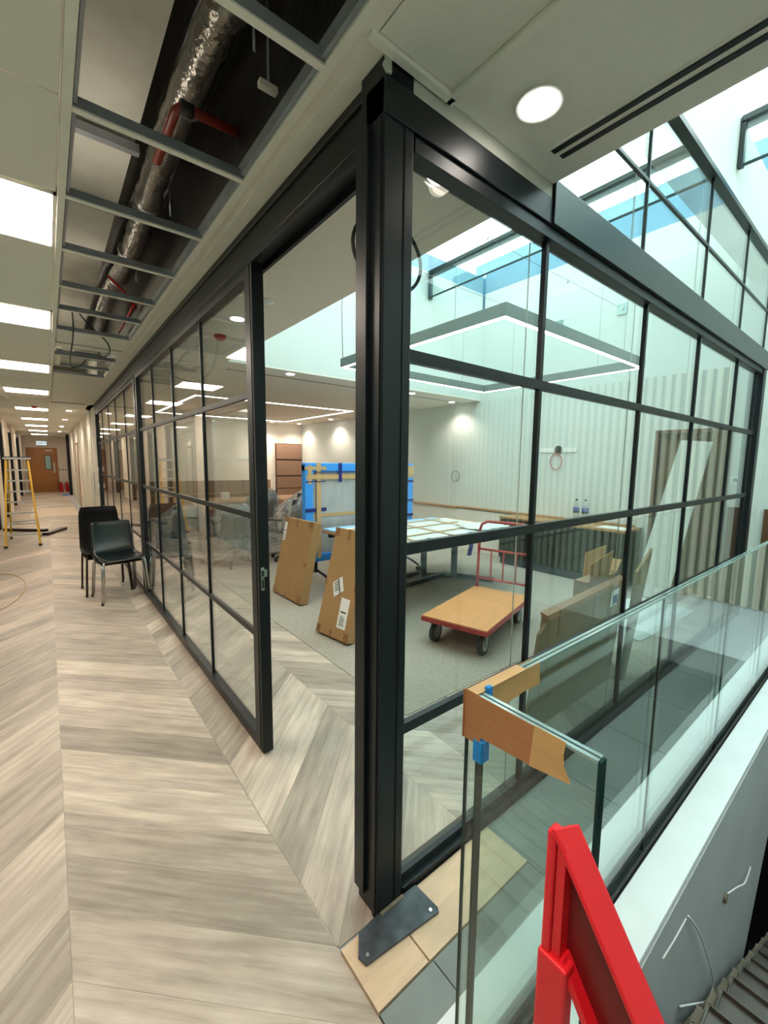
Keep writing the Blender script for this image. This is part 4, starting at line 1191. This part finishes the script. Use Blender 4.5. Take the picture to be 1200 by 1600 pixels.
c1, X1, Q1 = lean_carton('leaning_carton', 'brown carton leaning on the wrapped table, left of two in the opening', (2.01, 4.62), (2.03, 3.97), .90, R(12), .10, [(.03, .12, .62, .84, 0)])
c2, X2, Q2 = lean_carton('leaning_carton', 'brown carton with two white labels, leaning beside the black corner post', (1.82, 3.25), (1.88, 2.83), .96, R(15), .09, [(.60, .86, .10, .36, 0)])
lb = MB().prism([Q2(.25, .46, -.002), Q2(.50, .54, -.002), Q2(.62, .42, -.002), Q2(.36, .34, -.002)], (-.001, 0, 0)).build('shipping_label', 'paper', c2)
MB().prism([Q2(.40, .50, -.004), Q2(.42, .51, -.004), Q2(.54, .39, -.004), Q2(.52, .38, -.004)], (-.001, 0, 0)).build('label_rule', 'ink', lb)
for k in range(4): MB().prism([Q2(.30+.02*k, .46-.02*k, -.004), Q2(.40+.02*k, .49-.02*k, -.004), Q2(.405+.02*k, .482-.02*k, -.004), Q2(.305+.02*k, .452-.02*k, -.004)], (-.001, 0, 0)).build('printed_line', 'ink', lb)


# ---- office chairs under plastic
def office_chair(label, x, y, rz, tilt=0.0, cover=True, seed=1, bz=.92):
    t = thing('office_chair', label, 'chair', (x, y, 0), rz, 'plastic wrapped office chairs')
    MB().tube([(0, 0, .08), (0, 0, .42)], .025, 10).build('gas_column', 'channel', t)
    for k in range(5):
        a = k*2*math.pi/5
        arm = MB().tube([(0, 0, .10), (.16*math.cos(a), .16*math.sin(a), .085), (.29*math.cos(a), .29*math.sin(a), .065)], [.022, .018, .013], 8).build('base_arm', 'channel', t)
        MB().cyl((.29*math.cos(a)-.012, .29*math.sin(a), .03), (.29*math.cos(a)+.012, .29*math.sin(a), .03), .03, 12).build('castor', 'rubber', arm)
    MB().grid(lambda u, v: ((u-.5)*.46*(1-.1*abs(2*v-1)**4), (v-.5)*.46, .45+.02*abs(2*u-1)**2-.02*max(0, .15-v)), 8, 8).build('seat', 'office', t, solid=.05)
    MB().grid(lambda u, v: ((u-.5)*.44*(1-.12*v), .22+.10*v-.03*abs(2*u-1)**2, .50+(bz-.50)*v), 8, 8).build('backrest', 'office', t, solid=.03)
    MB().tube([(0, .12, .42), (0, .25, .45), (0, .28, .62)], .02, 8).build('back_stem', 'channel', t)
    for s_ in (-1, 1):
        MB().tube([(s_*.25, .02, .44), (s_*.27, .0, .55), (s_*.27, -.02, .65)], .014, 8).build('arm_post', 'channel', t)
        MB().box(s_*.27-.035, s_*.27+.035, -.14, .12, .65, .675).build('armrest', 'office', t, bevel=.008)
    if cover:
        rnd = random.Random(seed)
        ph = [rnd.random()*6.3 for _ in range(8)]
        def cv(u, v):
            a = u*2*math.pi
            zz = (bz+.035)-(bz-.12)*v
            r = .30+.05*v+.028*math.sin(7*a+ph[0]+3*v)+.018*math.sin(13*a+ph[1]-5*v)+.012*math.sin(23*a+ph[2])
            if v < .25: r *= .35+.65*(v/.25)**.6
            cy_ = .24*(1-min(1, v*1.8))
            return (r*math.cos(a)*.95, r*math.sin(a)*.9+cy_, zz+.02*math.sin(5*a+ph[3])*v+.012*math.sin(17*a+9*v+ph[4]))
        g = MB(); g.grid(cv, 56, 20)
        g.build('plastic_cover', 'plastic', t)
    return t


office_chair('office chair in clear plastic beside the left leaning carton', 2.97, 6.15, R(200), seed=3, bz=.98)
office_chair('low plastic wrapped office chair just behind the sliding leaf edge', 2.52, 6.95, R(150), seed=5, bz=.72)
office_chair('plastic wrapped office chair seen through the right pane of the sliding leaf', 2.12, 6.25, R(170), seed=8, bz=.92)
office_chair('plastic wrapped office chair farthest left behind the sliding leaf', 1.50, 6.75, R(190), seed=9, bz=.9)
office_chair('wrapped office chair in the back row, left', 3.15, 7.75, R(185), seed=11, bz=1.02)
office_chair('wrapped office chair in the back row, middle, nearer than its neighbours', 3.65, 7.05, R(178), seed=12, bz=1.0)
office_chair('wrapped office chair in the back row, right beside the blue foam panel', 4.2, 7.75, R(190), seed=13, bz=1.05)
# long bench table at the far side
ft = thing('bench_table', 'long pale bench table behind the wrapped chairs', 'table', (0, 0, 0))
MB().box(2.2, 5.0, 8.5, 9.7, .71, .74).build('tabletop', 'oak', ft, bevel=.004)
for x in (2.4, 4.8):
    for y in (8.6, 9.6): MB().box(x-.03, x+.03, y-.03, y+.03, 0.004, .71).build('leg', 'black', ft)
ft2 = thing('bench_table', 'pale worktop table ending behind the sliding leaf', 'table', (0, 0, 0))
MB().box(1.9, 2.75, 7.45, 8.3, .71, .74).build('tabletop', 'oak', ft2, bevel=.004)
for x in (1.98, 2.67):
    for y in (7.55, 8.2): MB().box(x-.03, x+.03, y-.03, y+.03, 0.004, .71).build('leg', 'black', ft2)
o = MB().box(2.85, 3.0, 9.0, 9.15, .742, .90).build('small_white_box', 'paper', bevel=.006); tag(o, 'small white box standing on the long bench table', 'box')

# ---- upholstered panels at the far wall
up = thing('wall_cushion', 'tall brown upholstered wall panel in the far corner', 'wall panel', (5.62, YF-.045, 0))
MB().box(-.46, .37, .0, .044, 0.1, 2.09).build('backing_board', 'darkwood', up)
for i, (z0, z1) in enumerate(((.12, .44), (.45, .78), (.79, 1.13), (1.16, 1.60), (1.63, 2.07))):
    MB().box(-.445, .355, -.03, .0, z0+.008, z1-.008).build('padded_section', 'uphol', up, bevel=.01)
up2 = thing('banquette_dado', 'low brown upholstered dado along the far wall', 'wall panel', (2.9, YF-.045, 0))
for i in range(5):
    MB().box(-1.9+i*.80, -1.9+(i+1)*.80-.01, .0, .044, .72, 1.05).build('padded_section', 'uphol', up2, bevel=.008)
MB().box(-1.9, 2.1, -.02, .044, .68, .715).build('oak_ledge', 'oak', up2)
MB().box(-1.9, 2.1, .0, .044, .10, .68).build('lower_board', 'uphol', up2)
wsk = MB().box(4.1, 4.4, YF-.012, YF-.001, 1.60, 1.70).build('wall_socket', 'paper', bevel=.003); tag(wsk, 'white socket plate high on the far wall', 'socket')
MB().cyl((4.45, YF-.03, 1.65), (4.45, YF-.001, 1.65), .03, 12).build('black_outlet', 'rubber', wsk)

# ---- pendant light
pz = 2.60
pd = thing('pendant_light', 'large rectangular pendant light hanging in the rooflight well', 'pendant light', (3.86, 2.98, pz))
hx, hy, wd = 1.25, 1.08, .045
for (nm, x0, x1, y0, y1) in (('side', -hx, hx, -hy, -hy+wd), ('side', -hx, hx, hy-wd, hy), ('side', -hx, -hx+wd, -hy+wd, hy-wd), ('side', hx-wd, hx, -hy+wd, hy-wd)):
    p = MB().box(x0, x1, y0, y1, 0, .095).build('profile_'+nm, 'profile', pd, bevel=.002)
    MB().box(x0+.006, x1-.006, y0+.006, y1-.006, -.004, .0).build('led_diffuser', 'strip', p)
for (x, y) in ((-hx+.02, -hy+.5), (-hx+.02, hy-.5), (hx-.02, -hy+.5), (hx-.02, hy-.5), (-hx+.5, -hy+.02), (hx-.5, -hy+.02), (-hx+.5, hy-.02), (hx-.5, hy-.02)):
    MB().cyl((x, y, .09), (x, y, .98), .0018, 5).build('suspension_wire', 'greycable', pd)
MB().tube([(-hx+.02, hy-.02, .09), (-hx+.0, hy-.03, .6), (-hx+.04, hy-.02, 1.4), (-hx+.04, hy-.02, 1.82)], .004, 6).build('power_cable', 'greycable', pd)
for i, y in enumerate((2.55, 3.42)):
    c = thing('catenary_cable', ['nearer', 'farther'][i]+' thin steel cable crossing the rooflight well with square anchors', 'cable', (0, y, 3.58))
    MB().tube([(XL+.03, 0, 0), (3.8, 0, -.03), (5.95, 0, 0)], .0022, 6).build('cable', 'greycable', c)
    for x in (XL+.012, 5.988):
        a_ = MB().box(x-.008, x+.008, -.06, .06, -.07, .07).build('anchor_plate', 'edgelight', c, bevel=.004)
        MB().cyl((x-.03 if x > 3 else x, 0, 0), (x if x > 3 else x+.03, 0, 0), .02, 12).build('anchor_eye', 'alu', a_)
    for x in (3.2, 4.6): MB().cyl((x-.01, 0, -.045), (x+.01, 0, -.005), .008, 8).build('cable_clip', 'bar', c)

# ---- recessed LED rectangle in the room ceiling
lr = thing('ceiling_led_rectangle', 'thin rectangular light line recessed in the room ceiling', 'ceiling light', (0, 0, H))
for (x0, x1, y0, y1) in ((2.0, 5.2, 7.58, 7.63), (2.0, 5.2, 10.80, 10.85), (5.16, 5.2, 7.63, 10.80), (2.0, 2.04, 7.63, 10.80)):
    MB().box(x0, x1, y0, y1, -.004, .002).build('light_strip', 'strip', lr)

# ---- black cable loop hanging by the post
cl = thing('hanging_cable_loop', 'black cable loop hanging from the ceiling behind the corner post', 'cable', (0, 0, 0))
cc = Vector((1.06, 1.31, 2.33)); ax = Vector((.17, .0, .05)); ay = Vector((-.02, .03, .14))
pts = [cc+Vector((.165*math.cos(t), 0, .13*math.sin(t))) for t in [i*2*math.pi/36 for i in range(36)]]
MB().tube(pts, .007, 8, closed=True).build('cable', 'cable', cl)
MB().tube([cc+Vector((-.05, 0, .124)), cc+Vector((-.03, .02, .22)), cc+Vector((.0, .03, H-2.33))], .006, 8).build('cable_drop', 'cable', cl)
